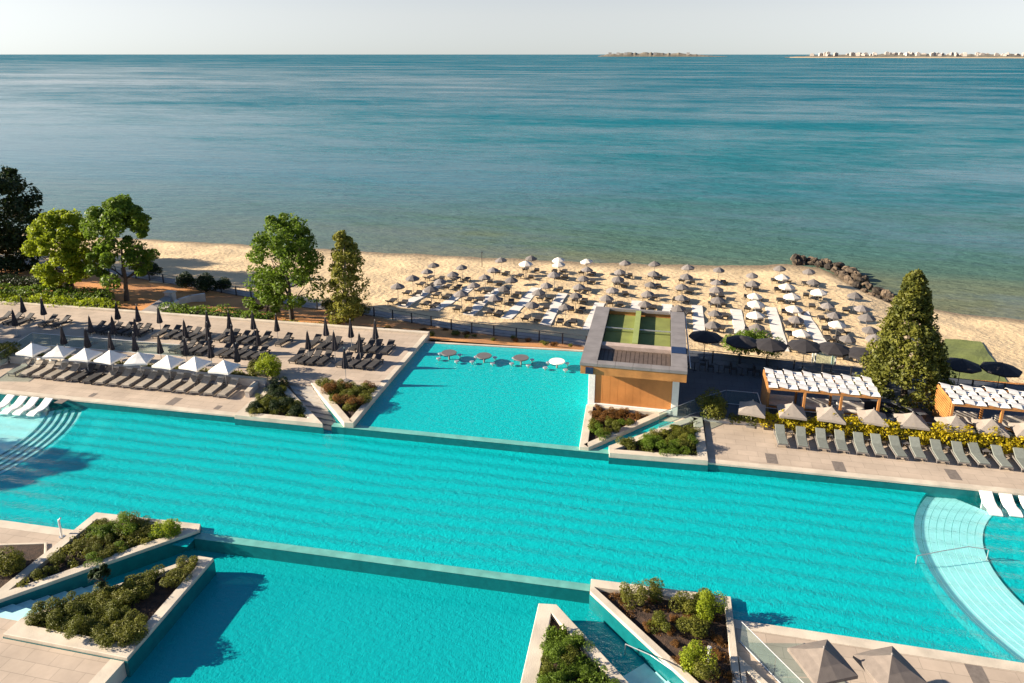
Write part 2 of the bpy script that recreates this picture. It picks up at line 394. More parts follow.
# sea
def seamat():
    m = bpy.data.materials.new('sea'); m.use_nodes = True; t = m.node_tree; n = t.nodes; l = t.links
    n.remove(n['Principled BSDF'])
    tc = n.new('ShaderNodeTexCoord'); P = tc.outputs['Object']
    def noise(sx, sy, rot, det=5, rough=.6):
        mp = n.new('ShaderNodeMapping'); mp.inputs['Scale'].default_value = (sx, sy, 1); mp.inputs['Rotation'].default_value = (0, 0, rot); l.new(P, mp.inputs[0])
        z = n.new('ShaderNodeTexNoise'); z.inputs['Scale'].default_value = 1; z.inputs['Detail'].default_value = det; z.inputs['Roughness'].default_value = rough; l.new(mp.outputs[0], z.inputs[0]); return z.outputs[0]
    def math_(op, a, b):
        q = n.new('ShaderNodeMath'); q.operation = op
        for i, v in enumerate((a, b)):
            if isinstance(v, (int, float)): q.inputs[i].default_value = v
            else: l.new(v, q.inputs[i])
        return q.outputs[0]
    def ramp(v, a, b, c, d):
        q = n.new('ShaderNodeMapRange'); l.new(v, q.inputs[0])
        for i, k in enumerate((a, b, c, d)): q.inputs[i+1].default_value = k
        return q.outputs[0]
    sx = n.new('ShaderNodeSeparateXYZ'); l.new(P, sx.inputs[0])
    # shallows are green, deep water is blue: the colour follows the depth (distance from the shore)
    dep = math_('ADD', sx.outputs[1], math_('MULTIPLY', noise(.004, .018, 0, 6), 110))
    cr = n.new('ShaderNodeValToRGB'); e = cr.color_ramp.elements
    e[0].position = 0; e[0].color = (.15, .16, .095, 1); e[1].position = 1; e[1].color = (.005, .118, .172, 1)
    for p, c in ((.05, (.075, .145, .115, 1)), (.16, (.026, .145, .175, 1)), (.4, (.010, .145, .185, 1)), (.7, (.006, .130, .180, 1))):
        k = e.new(p); k.color = c
    l.new(ramp(dep, 145, 560, 0, 1), cr.inputs[0])
    df = n.new('ShaderNodeBsdfDiffuse'); l.new(cr.outputs[0], df.inputs[0])
    h = math_('ADD', math_('ADD', math_('MULTIPLY', noise(.5, 1.4, .12, 6), .75), math_('MULTIPLY', noise(.07, .30, -.1), 2.2)), math_('MULTIPLY', noise(.010, .05, .05), 4.0))
    bp = n.new('ShaderNodeBump'); bp.inputs['Strength'].default_value = .9; bp.inputs['Distance'].default_value = .55; l.new(h, bp.inputs['Height'])
    l.new(bp.outputs[0], df.inputs['Normal'])
    gl = n.new('ShaderNodeBsdfGlossy'); gl.inputs['Roughness'].default_value = .10
    bp2 = n.new('ShaderNodeBump'); bp2.inputs['Strength'].default_value = .14; bp2.inputs['Distance'].default_value = .4; l.new(h, bp2.inputs['Height']); l.new(bp2.outputs[0], gl.inputs['Normal'])
    fr = n.new('ShaderNodeFresnel'); fr.inputs[0].default_value = 1.33; l.new(bp2.outputs[0], fr.inputs['Normal'])
    # smooth slicks mirror the sky, ruffled water does not; side paints in sun glare, more reflection towards the left
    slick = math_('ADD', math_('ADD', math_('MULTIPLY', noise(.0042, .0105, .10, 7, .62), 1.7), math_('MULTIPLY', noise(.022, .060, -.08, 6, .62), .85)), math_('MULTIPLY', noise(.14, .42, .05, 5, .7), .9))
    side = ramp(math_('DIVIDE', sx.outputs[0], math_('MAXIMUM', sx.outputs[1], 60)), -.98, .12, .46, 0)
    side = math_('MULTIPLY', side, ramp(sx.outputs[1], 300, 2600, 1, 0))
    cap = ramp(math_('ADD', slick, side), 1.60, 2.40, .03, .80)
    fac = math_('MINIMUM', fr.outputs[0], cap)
    ms = n.new('ShaderNodeMixShader'); l.new(fac, ms.inputs[0]); l.new(df.outputs[0], ms.inputs[1]); l.new(gl.outputs[0], ms.inputs[2])
    l.new(ms.outputs[0], n['Material Output'].inputs[0])
    MATS['sea'] = m
seamat()
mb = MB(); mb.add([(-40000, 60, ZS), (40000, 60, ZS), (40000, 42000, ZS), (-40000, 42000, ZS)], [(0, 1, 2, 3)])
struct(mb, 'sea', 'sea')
# planted slope between the terrace and the beach promenade
mb = MB()
gx = list(np.linspace(-400, -112, 8))+list(np.arange(-110, 60, 1.5)); gf = np.linspace(0, 1, 9)
for x in gx:
    y0 = 55.0+.022*x if x > -95 else 53; y1 = prom_y(x)+.1
    for f in gf:
        z = .42+(-.9-.42)*(f**.9)+bumpy(x*1.3, y0+(y1-y0)*f)*.8*(0 if f in (0, 1) else 1)
        if x < -30: z += .25*math.sin(f*math.pi)
        mb.v.append((x, y0+(y1-y0)*f, z))
for i in range(len(gx)-1):
    for j in range(8): mb.f.append((i*9+j, i*9+9+j, i*9+10+j, i*9+j+1))
struct(mb, 'planted_slope', 'bark_mulch', smooth=True)
# base ground under everything
mb = MB(); mb.sheet([(-500, -120), (500, -120), (500, 57), (-500, 57)], -1.95); struct(mb, 'ground', 'soil')
# promenade strip
mb = MB()
pp = [p for p in prom if -115 < p[0] < 61]
for i in range(len(pp)-1):
    a, b = pp[i], pp[i+1]
    mb.prism([(a[0], a[1]+.1), (b[0], b[1]+.1), (b[0], b[1]+1.5), (a[0], a[1]+1.5)], -1.4, -.80)
struct(mb, 'promenade', 'promenade')
# ------------------------------------------------------------------ pools
ZM, ZL, ZU, TU, TT = -.06, -.74, .455, .50, .80
def poolmat(name, clear_c, arcs, bands=0., rip=.40):
    m = bpy.data.materials.new(name); m.use_nodes = True; t = m.node_tree; n = t.nodes; l = t.links
    n.remove(n['Principled BSDF'])
    tc = n.new('ShaderNodeTexCoord'); P = tc.outputs['Object']
    # ripples: short wind ripples plus longer rolling waves across the pool
    mp = n.new('ShaderNodeMapping'); mp.inputs['Scale'].default_value = (1.5, 3.2, 1); mp.inputs['Rotation'].default_value = (0, 0, .12); l.new(P, mp.inputs[0])
    n1 = n.new('ShaderNodeTexNoise'); n1.inputs['Scale'].default_value = 1.5; n1.inputs['Detail'].default_value = 4; n1.inputs['Distortion'].default_value = .6; l.new(mp.outputs[0], n1.inputs[0])
    wv = n.new('ShaderNodeTexWave'); wv.wave_type = 'BANDS'; wv.bands_direction = 'Y'; wv.inputs['Scale'].default_value = .30
    wv.inputs['Distortion'].default_value = 3.6; wv.inputs['Detail'].default_value = 2; wv.inputs['Detail Scale'].default_value = .35; l.new(P, wv.inputs[0])
    w2 = n.new('ShaderNodeMath'); w2.operation = 'MULTIPLY'; w2.inputs[1].default_value = bands; l.new(wv.outputs[1], w2.inputs[0])
    n3 = n.new('ShaderNodeTexNoise'); n3.inputs['Scale'].default_value = 3.6; n3.inputs['Detail'].default_value = 3; n3.inputs['Distortion'].default_value = 1.2
    mp3 = n.new('ShaderNodeMapping'); mp3.inputs['Scale'].default_value = (2.6, 1.3, 1); mp3.inputs['Rotation'].default_value = (0, 0, -.5); l.new(P, mp3.inputs[0]); l.new(mp3.outputs[0], n3.inputs[0])
    a3 = n.new('ShaderNodeMath'); a3.operation = 'MULTIPLY_ADD'; l.new(n3.outputs[0], a3.inputs[0]); a3.inputs[1].default_value = .55; l.new(n1.outputs[0], a3.inputs[2])
    ad = n.new('ShaderNodeMath'); l.new(a3.outputs[0], ad.inputs[0]); l.new(w2.outputs[0], ad.inputs[1])
    bp = n.new('ShaderNodeBump'); bp.inputs['Strength'].default_value = rip; bp.inputs['Distance'].default_value = .12; l.new(ad.outputs[0], bp.inputs['Height'])
    tr = n.new('ShaderNodeBsdfTransparent'); tr.inputs[0].default_value = (.86, .985, .985, 1)
    df = n.new('ShaderNodeBsdfDiffuse'); df.inputs[0].default_value = (*clear_c, 1); l.new(bp.outputs[0], df.inputs['Normal'])
    gl = n.new('ShaderNodeBsdfGlossy'); gl.inputs['Roughness'].default_value = .08; l.new(bp.outputs[0], gl.inputs['Normal'])
    fr = n.new('ShaderNodeFresnel'); fr.inputs[0].default_value = 1.33; l.new(bp.outputs[0], fr.inputs['Normal'])
    ms = n.new('ShaderNodeMixShader'); l.new(tr.outputs[0], ms.inputs[1]); l.new(df.outputs[0], ms.inputs[2])
    # the deep basin is turbid, the shallow curved stairs show through: body opacity follows the depth
    fac = None
    for (cx, cy, rin, rout, rin_op) in arcs:
        cb = n.new('ShaderNodeVectorMath'); cb.operation = 'DISTANCE'; l.new(P, cb.inputs[0]); cb.inputs[1].default_value = (cx, cy, ZM)
        m1 = n.new('ShaderNodeMapRange'); m1.inputs[1].default_value = rout; m1.inputs[2].default_value = rout+.08; l.new(cb.outputs['Value'], m1.inputs[0])
        if rin_op:
            mi = n.new('ShaderNodeMapRange'); mi.inputs[1].default_value = rin; mi.inputs[2].default_value = rin-.08; l.new(cb.outputs['Value'], mi.inputs[0])
            mm = n.new('ShaderNodeMath'); mm.operation = 'MAXIMUM'; l.new(m1.outputs[0], mm.inputs[0]); l.new(mi.outputs[0], mm.inputs[1]); m1 = mm
        if fac is None: fac = m1.outputs[0]
        else:
            mn = n.new('ShaderNodeMath'); mn.operation = 'MINIMUM'; l.new(fac, mn.inputs[0]); l.new(m1.outputs[0], mn.inputs[1]); fac = mn.outputs[0]
    if fac is not None:
        m2 = n.new('ShaderNodeMapRange'); m2.inputs[3].default_value = .12; m2.inputs[4].default_value = .8; l.new(fac, m2.inputs[0]); l.new(m2.outputs[0], ms.inputs[0])
    else: ms.inputs[0].default_value = .8
    mg = n.new('ShaderNodeMixShader'); l.new(one_sided(n, l, fr).outputs[0], mg.inputs[0]); l.new(ms.outputs[0], mg.inputs[1]); l.new(gl.outputs[0], mg.inputs[2])
    l.new(mg.outputs[0], n['Material Output'].inputs[0])
    MATS[name] = m
LC, RC = (-48.0, 32.6), (24.1, 33.6)
poolmat('water_main', (.003, .45, .475), [(*LC, 8, 10.65, False), (*RC, 7.3, 10.40, True)], 1.25, .52)
poolmat('water_low', (.003, .375, .40), [])
poolmat('water_up', (.003, .465, .48), [])
mb = MB(); mb.sheet([S(-70, 27.2), (-22.55, 26.9), (-22.55, 28.0), (-2.25, 28.44), (4.0, 28.3), (4.13, 27.3), S(45, 26.8), S(45, 40.2), S(-70, 40.2)], ZM); struct(mb, 'pool_water', 'water_main')
mb = MB(); mb.sheet([(-32, 4), (8, 4), (8, 28.15), (-32, 27.6)], ZL); struct(mb, 'lower_pool_water', 'water_low')
mb = MB(); mb.sheet([(-19.6, 39.2), (2.4, 39.7), (2.4, 54.6), (-4.0, 54.6), (-19.6, 53.6)], ZU); struct(mb, 'upper_pool_water', 'water_up')
mb = MB(); mb.sheet([S(-70, 27.2), S(45, 27.2), S(45, 40.8), S(-70, 40.8)], -.75); struct(mb, 'pool_floor', 'poolfloor')
mb = MB(); mb.sheet([(-32, 4), (8, 4), (8, 28.15), (-32, 27.6)], -1.45); struct(mb, 'lower_pool_floor', 'poolfloor')
mb = MB(); mb.prism([(-19.4, 39.35), (2.0, 39.85), (2.0, 54.3), (-19.4, 53.5)], -1.8, -.12); struct(mb, 'upper_pool_floor', 'poolfloor')
# overflow walls between the pools
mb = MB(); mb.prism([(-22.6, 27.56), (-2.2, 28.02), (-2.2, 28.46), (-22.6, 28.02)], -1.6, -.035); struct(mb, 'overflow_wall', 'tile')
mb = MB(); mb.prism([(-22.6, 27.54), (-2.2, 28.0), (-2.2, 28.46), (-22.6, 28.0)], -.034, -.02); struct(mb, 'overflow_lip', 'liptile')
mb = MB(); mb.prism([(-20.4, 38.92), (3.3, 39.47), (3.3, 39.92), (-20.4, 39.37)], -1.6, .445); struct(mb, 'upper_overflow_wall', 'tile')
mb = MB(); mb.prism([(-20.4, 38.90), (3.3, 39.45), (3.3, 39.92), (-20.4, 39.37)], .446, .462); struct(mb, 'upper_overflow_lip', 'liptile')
# far rim of the upper pool
mb = MB(); mb.prism([(-18.95, 53.72), (-4.3, 54.75), (-4.3, 55.0), (-18.95, 53.97)], -1.5, .475); struct(mb, 'upper_pool_rim', 'coping')
# curved stairs in the two round bays
def arc_ring(mb, c, r0, r1, a0, a1, z0, z1, n=40):
    vs = []; fs = []
    for i in range(n+1):
        a = a0+(a1-a0)*i/n; ca, sa = math.cos(a), math.sin(a)
        vs += [(c[0]+r0*ca, c[1]+r0*sa, z0), (c[0]+r1*ca, c[1]+r1*sa, z0), (c[0]+r1*ca, c[1]+r1*sa, z1), (c[0]+r0*ca, c[1]+r0*sa, z1)]
    for i in range(n):
        o = i*4
        for k in range(4):
            fs.append((o+k, o+(k+1) % 4, o+4+(k+1) % 4, o+4+k))
    fs += [(0, 1, 2, 3), (n*4+3, n*4+2, n*4+1, n*4)]
    mb.add(vs, fs)
st = struct(MB().prism([S(-70, 27.3), S(-60, 27.3), S(-60, 40.2), S(-70, 40.2)], -.7, -.35), 'pool_stairs', 'steptile')
mbs = MB(); mbt = MB()
for k in range(6):
    r = 8.1+.425*k; z = -.14-.055*k
    arc_ring(mbs, LC, r, r+.30, rad(-36), rad(38), -.72, z)
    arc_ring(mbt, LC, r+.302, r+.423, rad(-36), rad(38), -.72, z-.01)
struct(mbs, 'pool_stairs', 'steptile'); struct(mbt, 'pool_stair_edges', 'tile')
mb = MB(); arc_ring(mb, LC, 3, 8.08, rad(-60), rad(62), -.74, -.30); struct(mb, 'pool_shelf', 'steptile')
mbs = MB(); mbt = MB()
for k in range(9):
    r = 10.42-.345*k; z = -.30+.02*k
    arc_ring(mbs, RC, r-.325, r, rad(138), rad(222), -.72, z)
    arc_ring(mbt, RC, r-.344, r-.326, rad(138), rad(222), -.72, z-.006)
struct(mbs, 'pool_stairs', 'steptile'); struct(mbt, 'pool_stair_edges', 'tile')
# ------------------------------------------------------------------ decks
def deck(name, pts, z, m='paving', z0=-1.8): return struct(MB().prism(pts, z0, z), name, m)
def strip(name, p, q, wd, z, m='coping', z0=-.3):
    p = Vector(p); q = Vector(q); d = (q-p).normalized(); c = (p+q)/2
    return struct(MB().obox(c, d, (q-p).length/2, wd/2, z0, z), name, m)
YE = 39.40
deck('pool_deck', [S(-70, YE+.45), S(-27.25, YE+.45), (-27.25, 43.3), (-70, 42.9)], TU)
deck('pool_deck', [S(3.58, YE+.45), S(60, YE+.45), (60, 44.75), (3.58, 44.75)], TU)
for xa, xb in ((-70, -27.26), (3.58, 60)):
    struct(MB().prism([S(xa, YE), S(xb, YE), S(xb, YE+.449), S(xa, YE+.449)], TU-.10, TU+.012), 'pool_coping', 'coping')
    struct(MB().prism([S(xa, YE+.03), S(xb, YE+.03), S(xb, YE+.448), S(xa, YE+.448)], -1.7, TU-.102), 'pool_wall', 'tile')
# near decks
deck('near_deck', [(-70, -20), (-28.93, -20), (-28.93, 26.25), (-70, 25.35)], 0)
struct(MB().prism([(-70, 25.36), (-28.93, 26.26), (-28.93, 26.8), (-70, 25.9)], -1.7, .012), 'pool_coping', 'coping')
deck('near_deck', [(-28.92, -20), (-21.15, -20), (-21.15, 20.0), (-26.45, 20.0), (-26.45, 20.95), (-28.92, 20.95)], 0)
struct(MB().prism([(-21.14, -20), (-20.7, -20), (-20.5, 20.0), (-21.14, 20.0)], -1.7, .012), 'pool_coping', 'coping')
deck('near_deck', [(4.12, -20), (60, -20), (60, 27.1), (4.12, 27.05)], 0)
struct(MB().prism([(4.12, 27.06), (60, 27.11), (60, 27.62), (4.12, 27.57)], -1.7, .012), 'pool_coping', 'coping')
deck('near_deck', [(2.6, -20), (4.11, -20), (4.11, 22.4), (3.2, 22.4), (2.6, 21.4)], 0)
# upper terrace and plaza
deck('terrace', [(-110, 42.91), (-27.26, 43.31), (-27.26, 44.42), (-25.9, 43.62), (-24.4, 43.55), (-19.35, 44.3), (-19.35, 54.6), (-110, 52.6)], TT)
struct(MB().prism([(-19.34, 44.3), (-18.95, 44.3), (-18.95, 54.61), (-19.34, 54.61)], -1.5, TT+.012), 'upper_pool_coping', 'coping')
struct(MB().prism([(-110, 52.61), (-18.95, 54.62), (-18.95, 55.02), (-110, 53.0)], -1.0, TT+.16), 'terrace_kerb', 'coping')
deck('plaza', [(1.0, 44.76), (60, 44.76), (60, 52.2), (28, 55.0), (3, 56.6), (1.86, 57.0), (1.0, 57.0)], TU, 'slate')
# dark inlaid stone panels on the decks
for (px, py, zz, ang) in ((64, 399.5, TU, 0), (93, 395, TU, 1), (174, 401.3, TU, 0), (218, 407.5, TU, 1), (771.5, 458.5, TU, 0), (839, 466.5, TU, 0), (953, 474.5, TU, 0), (978, 676, 0, 0)):
    c = at(px, py, zz); hx, hy = (.32, .55) if ang == 0 else (.2, .28)
    struct(MB().box(c.x-hx, c.x+hx, c.y-hy, c.y+hy, zz-.02, zz+.005), 'deck_inlay', 'inlay')
# ------------------------------------------------------------------ planters, walls, stairs
def inset(pts, wd):
    n = len(pts); ar = sum(pts[i][0]*pts[(i+1) % n][1]-pts[(i+1) % n][0]*pts[i][1] for i in range(n))
    if ar < 0: pts = pts[::-1]
    P = [Vector(p) for p in pts]; out = []
    wl = wd if isinstance(wd, list) else [wd]*n
    for i in range(n):
        a, b, c = P[i-1], P[i], P[(i+1) % n]
        d1 = (b-a).normalized(); d2 = (c-b).normalized(); n1 = Vector((-d1.y, d1.x)); n2 = Vector((-d2.y, d2.x))
        p1 = a+n1*wl[i-1]; p2 = b+n2*wl[i]
        den = d1.x*d2.y-d1.y*d2.x
        if abs(den) < 1e-4: out.append(tuple(b+n1*wl[i])); continue
        t = ((p2.x-p1.x)*d2.y-(p2.y-p1.y)*d2.x)/den
        out.append(tuple(p1+d1*t))
    return [tuple(p) for p in P], out
def planter(label, pts, z, wd=.55, z0=-1.6, depth=.22, tilebase=False, tb=.16, inner=None):
    o, i = inset(pts, wd); n = len(o); i = inner or i
    t = thing('planter', label, 'planter', (0, 0, 0), 0, 'stone walled planters round the pools')
    mb = MB()
    vs = [(p[0], p[1], z0) for p in o]+[(p[0], p[1], z) for p in o]+[(p[0], p[1], z) for p in i]+[(p[0], p[1], z0) for p in i]
    fs = []
    for k in range(n):
        j = (k+1) % n
        for r in range(3): fs.append((r*n+k, r*n+j, (r+1)*n+j, (r+1)*n+k))
    mb.add(vs, fs); mb.build('stone_wall', 'coping', t, bevel=.02)
    mb = MB(); cx = sum(p[0] for p in i)/n; cy = sum(p[1] for p in i)/n
    vs = [(cx, cy, z-depth+.12)]+[(p[0], p[1], z-depth) for p in i]
    mb.add(vs, [(0, k+1, (k+1) % n+1) for k in range(n)]); mb.build('soil', 'soil', t)
    if tilebase:
        mb = MB(); oo = [(cx+(p[0]-cx)*1.006, cy+(p[1]-cy)*1.006) for p in o]
        vs = [(p[0], p[1], z0) for p in oo]+[(p[0], p[1], z-tb) for p in oo]
        mb.add(vs, [(k, (k+1) % n, n+(k+1) % n, n+k) for k in range(n)]); mb.build('tiled_base', 'tile', t)
    return i
def inside(pts, x, y):
    c = False; n = len(pts)
    for i in range(n):
        (x1, y1), (x2, y2) = pts[i], pts[i-1]
        if (y1 > y) != (y2 > y) and x < (x2-x1)*(y-y1)/(y2-y1)+x1: c = not c
    return c
PA = planter('triangular stone planter beside the stairs at the end of the left sun deck', [(-27.25, 44.4), (-27.25, 38.62), (-20.9, 38.75)], .7, [.5, .5, .5], tilebase=True, tb=.30)
PB = planter('triangular stone planter between the stairs and the upper pool left edge', [(-24.38, 43.9), (-19.5, 38.95), (-18.85, 39.0), (-18.95, 44.28)], .84, [.5, .3, .45, .14], tilebase=True, tb=.36)
PC = planter('triangular stone planter at the foot of the pool bar orange wall', [(-4.3, 44.98), (-4.12, 39.4), (-3.53, 39.4), (1.2, 44.98)], .7, [.5, .3, .5, .2], tilebase=True, tb=.32)
PD = planter('triangular stone planter between the glass ramp rail and the right sun deck', [(-2.35, 39.85), (-2.25, 39.05), (3.57, 39.4), (3.45, 44.72), (2.7, 44.7)], .7, [.3, .45, .6, .2, .5], tilebase=True, tb=.32)
PE = planter('long triangular planter jutting into the pool at lower left, beside the main pool', [(-28.9, 28.1), (-22.75, 28.38), (-22.5, 27.92), (-28.9, 20.97)], .22, [.5, .2, .5, .5], tilebase=True, inner=[(-28.4, 22.25), (-23.24, 27.85), (-23.26, 27.86), (-28.4, 27.62)])
PF = planter('big triangular planter at lower left standing in the lower pool', [(-26.42, 20.02), (-26.42, 20.92), (-21.3, 26.15), (-20.5, 26.15), (-20.33, 20.02)], .22, [.5, .5, .3, .65, .65], tilebase=True)
PG = planter('pointed planter at bottom centre covered with one green shrub bed', [(-4.4, 26.5), (-3.6, 26.6), (2.45, 20.3), (2.45, 14), (-4.3, 14)], .22, [.3, .55, .5, .5, .65], tilebase=True)
PH = planter('triangular planter at lower right beside the overflow wall', [(-2.25, 28.55), (4.08, 28.72), (4.1, 22.42), (3.25, 22.42), (-2.22, 27.72)], .22, [.35, .5, .3, .5, .2], tilebase=True)
PI = planter('small dark planter under the glass rail at bottom right', [(4.14, 25.35), (5.9, 23.4), (5.9, 16), (4.14, 16)], .20, [.3, .3, .3, .2])
PJ = planter('shrub bed on the left frame edge beside the pointed planter', [(-36, 23.9), (-29.6, 25.6), (-28.95, 24.9), (-28.95, 21.2), (-36, 18)], .1, [.12, .12, .12, .12, .12], z0=-.3, depth=.05)
def stairs(name, p0, p1, w0, w1, n, z0, z1, m, zb=-1.5):
    """flight from edge w0 (two points) to edge w1, n steps, z0 down to z1"""
    mb = MB()
    for k in range(n):
        t0, t1 = k/n, (k+1)/n; z = z0+(z1-z0)*(k+1)/n
        a = [tuple(Vector(w0[0]).lerp(Vector(w1[0]), t)) for t in (t0, t1)]; b = [tuple(Vector(w0[1]).lerp(Vector(w1[1]), t)) for t in (t0, t1)]
        mb.prism([a[0], a[1], b[1], b[0]], zb, z)
    return struct(mb, name, m)
stairs('terrace_stairs', 0, 0, ((-26.6, 44.2), (-24.42, 43.85)), ((-21.4, 39.3), (-19.6, 39.1)), 9, TT, .0, 'concrete')
struct(MB().prism([(-21.4, 39.3), (-19.6, 39.1), (-19.5, 38.8), (-20.9, 38.8)], -1.5, -.09), 'terrace_stairs', 'concrete')
stairs('plaza_stairs', 0, 0, ((2.7, 44.75), (1.3, 44.75)), ((.4, 42.4), (-.7, 42.4)), 4, TU+.1, .15, 'coping')
# stairs rising out of the lower pool in the two wedges
stairs('wedge_stairs', 0, 0, ((-28.9, 20.96), (-26.43, 20.9)), ((-25.7, 24.4), (-23.6, 23.75)), 7, -.02, -.70, 'steptile')
stairs('wedge_stairs', 0, 0, ((3.2, 22.4), (2.5, 20.3)), ((.4, 25.1), (-.8, 23.9)), 6, -.05, -.72, 'steptile')
deck('near_deck', [(2.46, -20), (2.59, -20), (2.59, 21.4), (2.46, 20.3)], 0)
# garden walls along both sun decks
def wall(label, p, q, th, z0, z1, m='render', cap=True):
    t = thing('garden_wall', label, 'wall', (0, 0, 0))
    p = Vector(p); q = Vector(q); c = (p+q)/2; d = (q-p)
    MB().obox(c, d, d.length/2, th/2, z0, z1-.06).build('wall_body', m, t)
    MB().obox(c, d, d.length/2+.03, th/2+.04, z1-.06, z1).build('coping_stone', 'coping', t)
    return t
wall('long low wall behind the left row of loungers', (-49.6, 43.0), (-27.6, 43.25), .3, -.2, 1.12)
wall('short slanting wall closing the far left end of the lounger row', (-51.6, 40.0), (-49.75, 42.8), .3, -.2, .95)
wall('short wall closing the right end of the left lounger row', (-28.2, 42.95), (-28.0, 41.4), .3, -.2, .98)
wall('long low wall behind the right row of loungers', (3.6, 44.76), (40, 44.76), .26, -.2, .75)
# ------------------------------------------------------------------ fences and glass rails
def fence(label, pts, z, step=2.2, h=1.0, group='dark metal fences along the beach'):
    t = thing('railing', label, 'fence', (0, 0, 0), 0, group)
    P = [Vector(p) for p in pts]; mb = MB(); tot = 0; nextd = 0
    for a, b in zip(P, P[1:]):
        L = (b-a).length; za = z(a.x, a.y) if callable(z) else z; zb = z(b.x, b.y) if callable(z) else z
        for hh in (h, h*.66, h*.33): mb.tube((a.x, a.y, za+hh), (b.x, b.y, zb+hh), .028 if hh == h else .015, n=5)
        while nextd <= tot+L:
            f = (nextd-tot)/L; c = a.lerp(b, f); zz = za+(zb-za)*f
            pb = MB().box(-.05, .05, -.05, .05, 0, h+.03)
            o = pb.build('post', 'darkmetal', t); o.location = (c.x, c.y, zz)
            nextd += step
        tot += L
    mb.build('rail', 'darkmetal', t)
    return t
fence('long dark metal railing along the promenade left of the pool bar', [p for p in prom if -85 < p[0] < -5]+[(-4.9, 58.6)], -.86, 2.15, 1.0)
fr0 = [tuple(at(*p, 1.5).xy) for p in ((687, 349), (721, 352), (790, 360), (871, 369), (945, 377), (1009, 384), (1050, 389))]
fence('dark metal railing between the shaded plaza and the sand', fr0, TU, 2.0, 1.0)
def glass_rail(label, pts, zs, h=1.0):
    t = thing('glass_balustrade', label, 'balustrade', (0, 0, 0), 0, 'glass balustrades')
    for i in range(len(pts)-1):
        a, b = Vector(pts[i]), Vector(pts[i+1]); za, zb = zs[i], zs[i+1]; n = max(1, int((b-a).length/1.6)); d = (b-a).normalized(); p = Vector((-d.y, d.x))*.012
        for k in range(n):
            u = a.lerp(b, (k+.015)/n); v = a.lerp(b, (k+.985)/n); zu = za+(zb-za)*k/n; zv = za+(zb-za)*(k+1)/n
            q = [u-p, v-p, v+p, u+p]; zz = [zu, zv, zv, zu]
            MB().add([(c.x, c.y, z+.05) for c, z in zip(q, zz)]+[(c.x, c.y, z+h) for c, z in zip(q, zz)],
                     [(3, 2, 1, 0), (4, 5, 6, 7), (0, 1, 5, 4), (1, 2, 6, 5), (2, 3, 7, 6), (3, 0, 4, 7)]).build('glass_panel', 'glass', t)
        MB().tube((a.x, a.y, za+h+.02), (b.x, b.y, zb+h+.02), .022, n=6).build('top_rail', 'palemetal', t)
        MB().tube((a.x, a.y, za+.02), (b.x, b.y, zb+.02), .03, n=6).build('base_rail', 'palemetal', t)
    return t
glass_rail('glass balustrade climbing the ramp beside the pool bar', [(.6, 42.75), (2.62, 44.9), (5.1, 47.5)], [.70, .70, TU], 1.0)
glass_rail('long glass balustrade in front of the pergolas', [(5.15, 47.5), (7.2, 47.5), (7.25, 45.4), (26, 45.4)], [TU]*4, 1.0)
glass_rail('glass balustrade on the left terrace behind the white umbrellas', [at(-20, 366, 1.75).xy, at(32, 333, 1.8).xy, at(180, 345, 1.8).xy], [TT]*3, 1.0)
glass_rail('glass balustrade at bottom right beside the square umbrellas', [(4.28, 26.3), (6.6, 23.2), (7.5, 22)], [0.02]*3, 1.0)
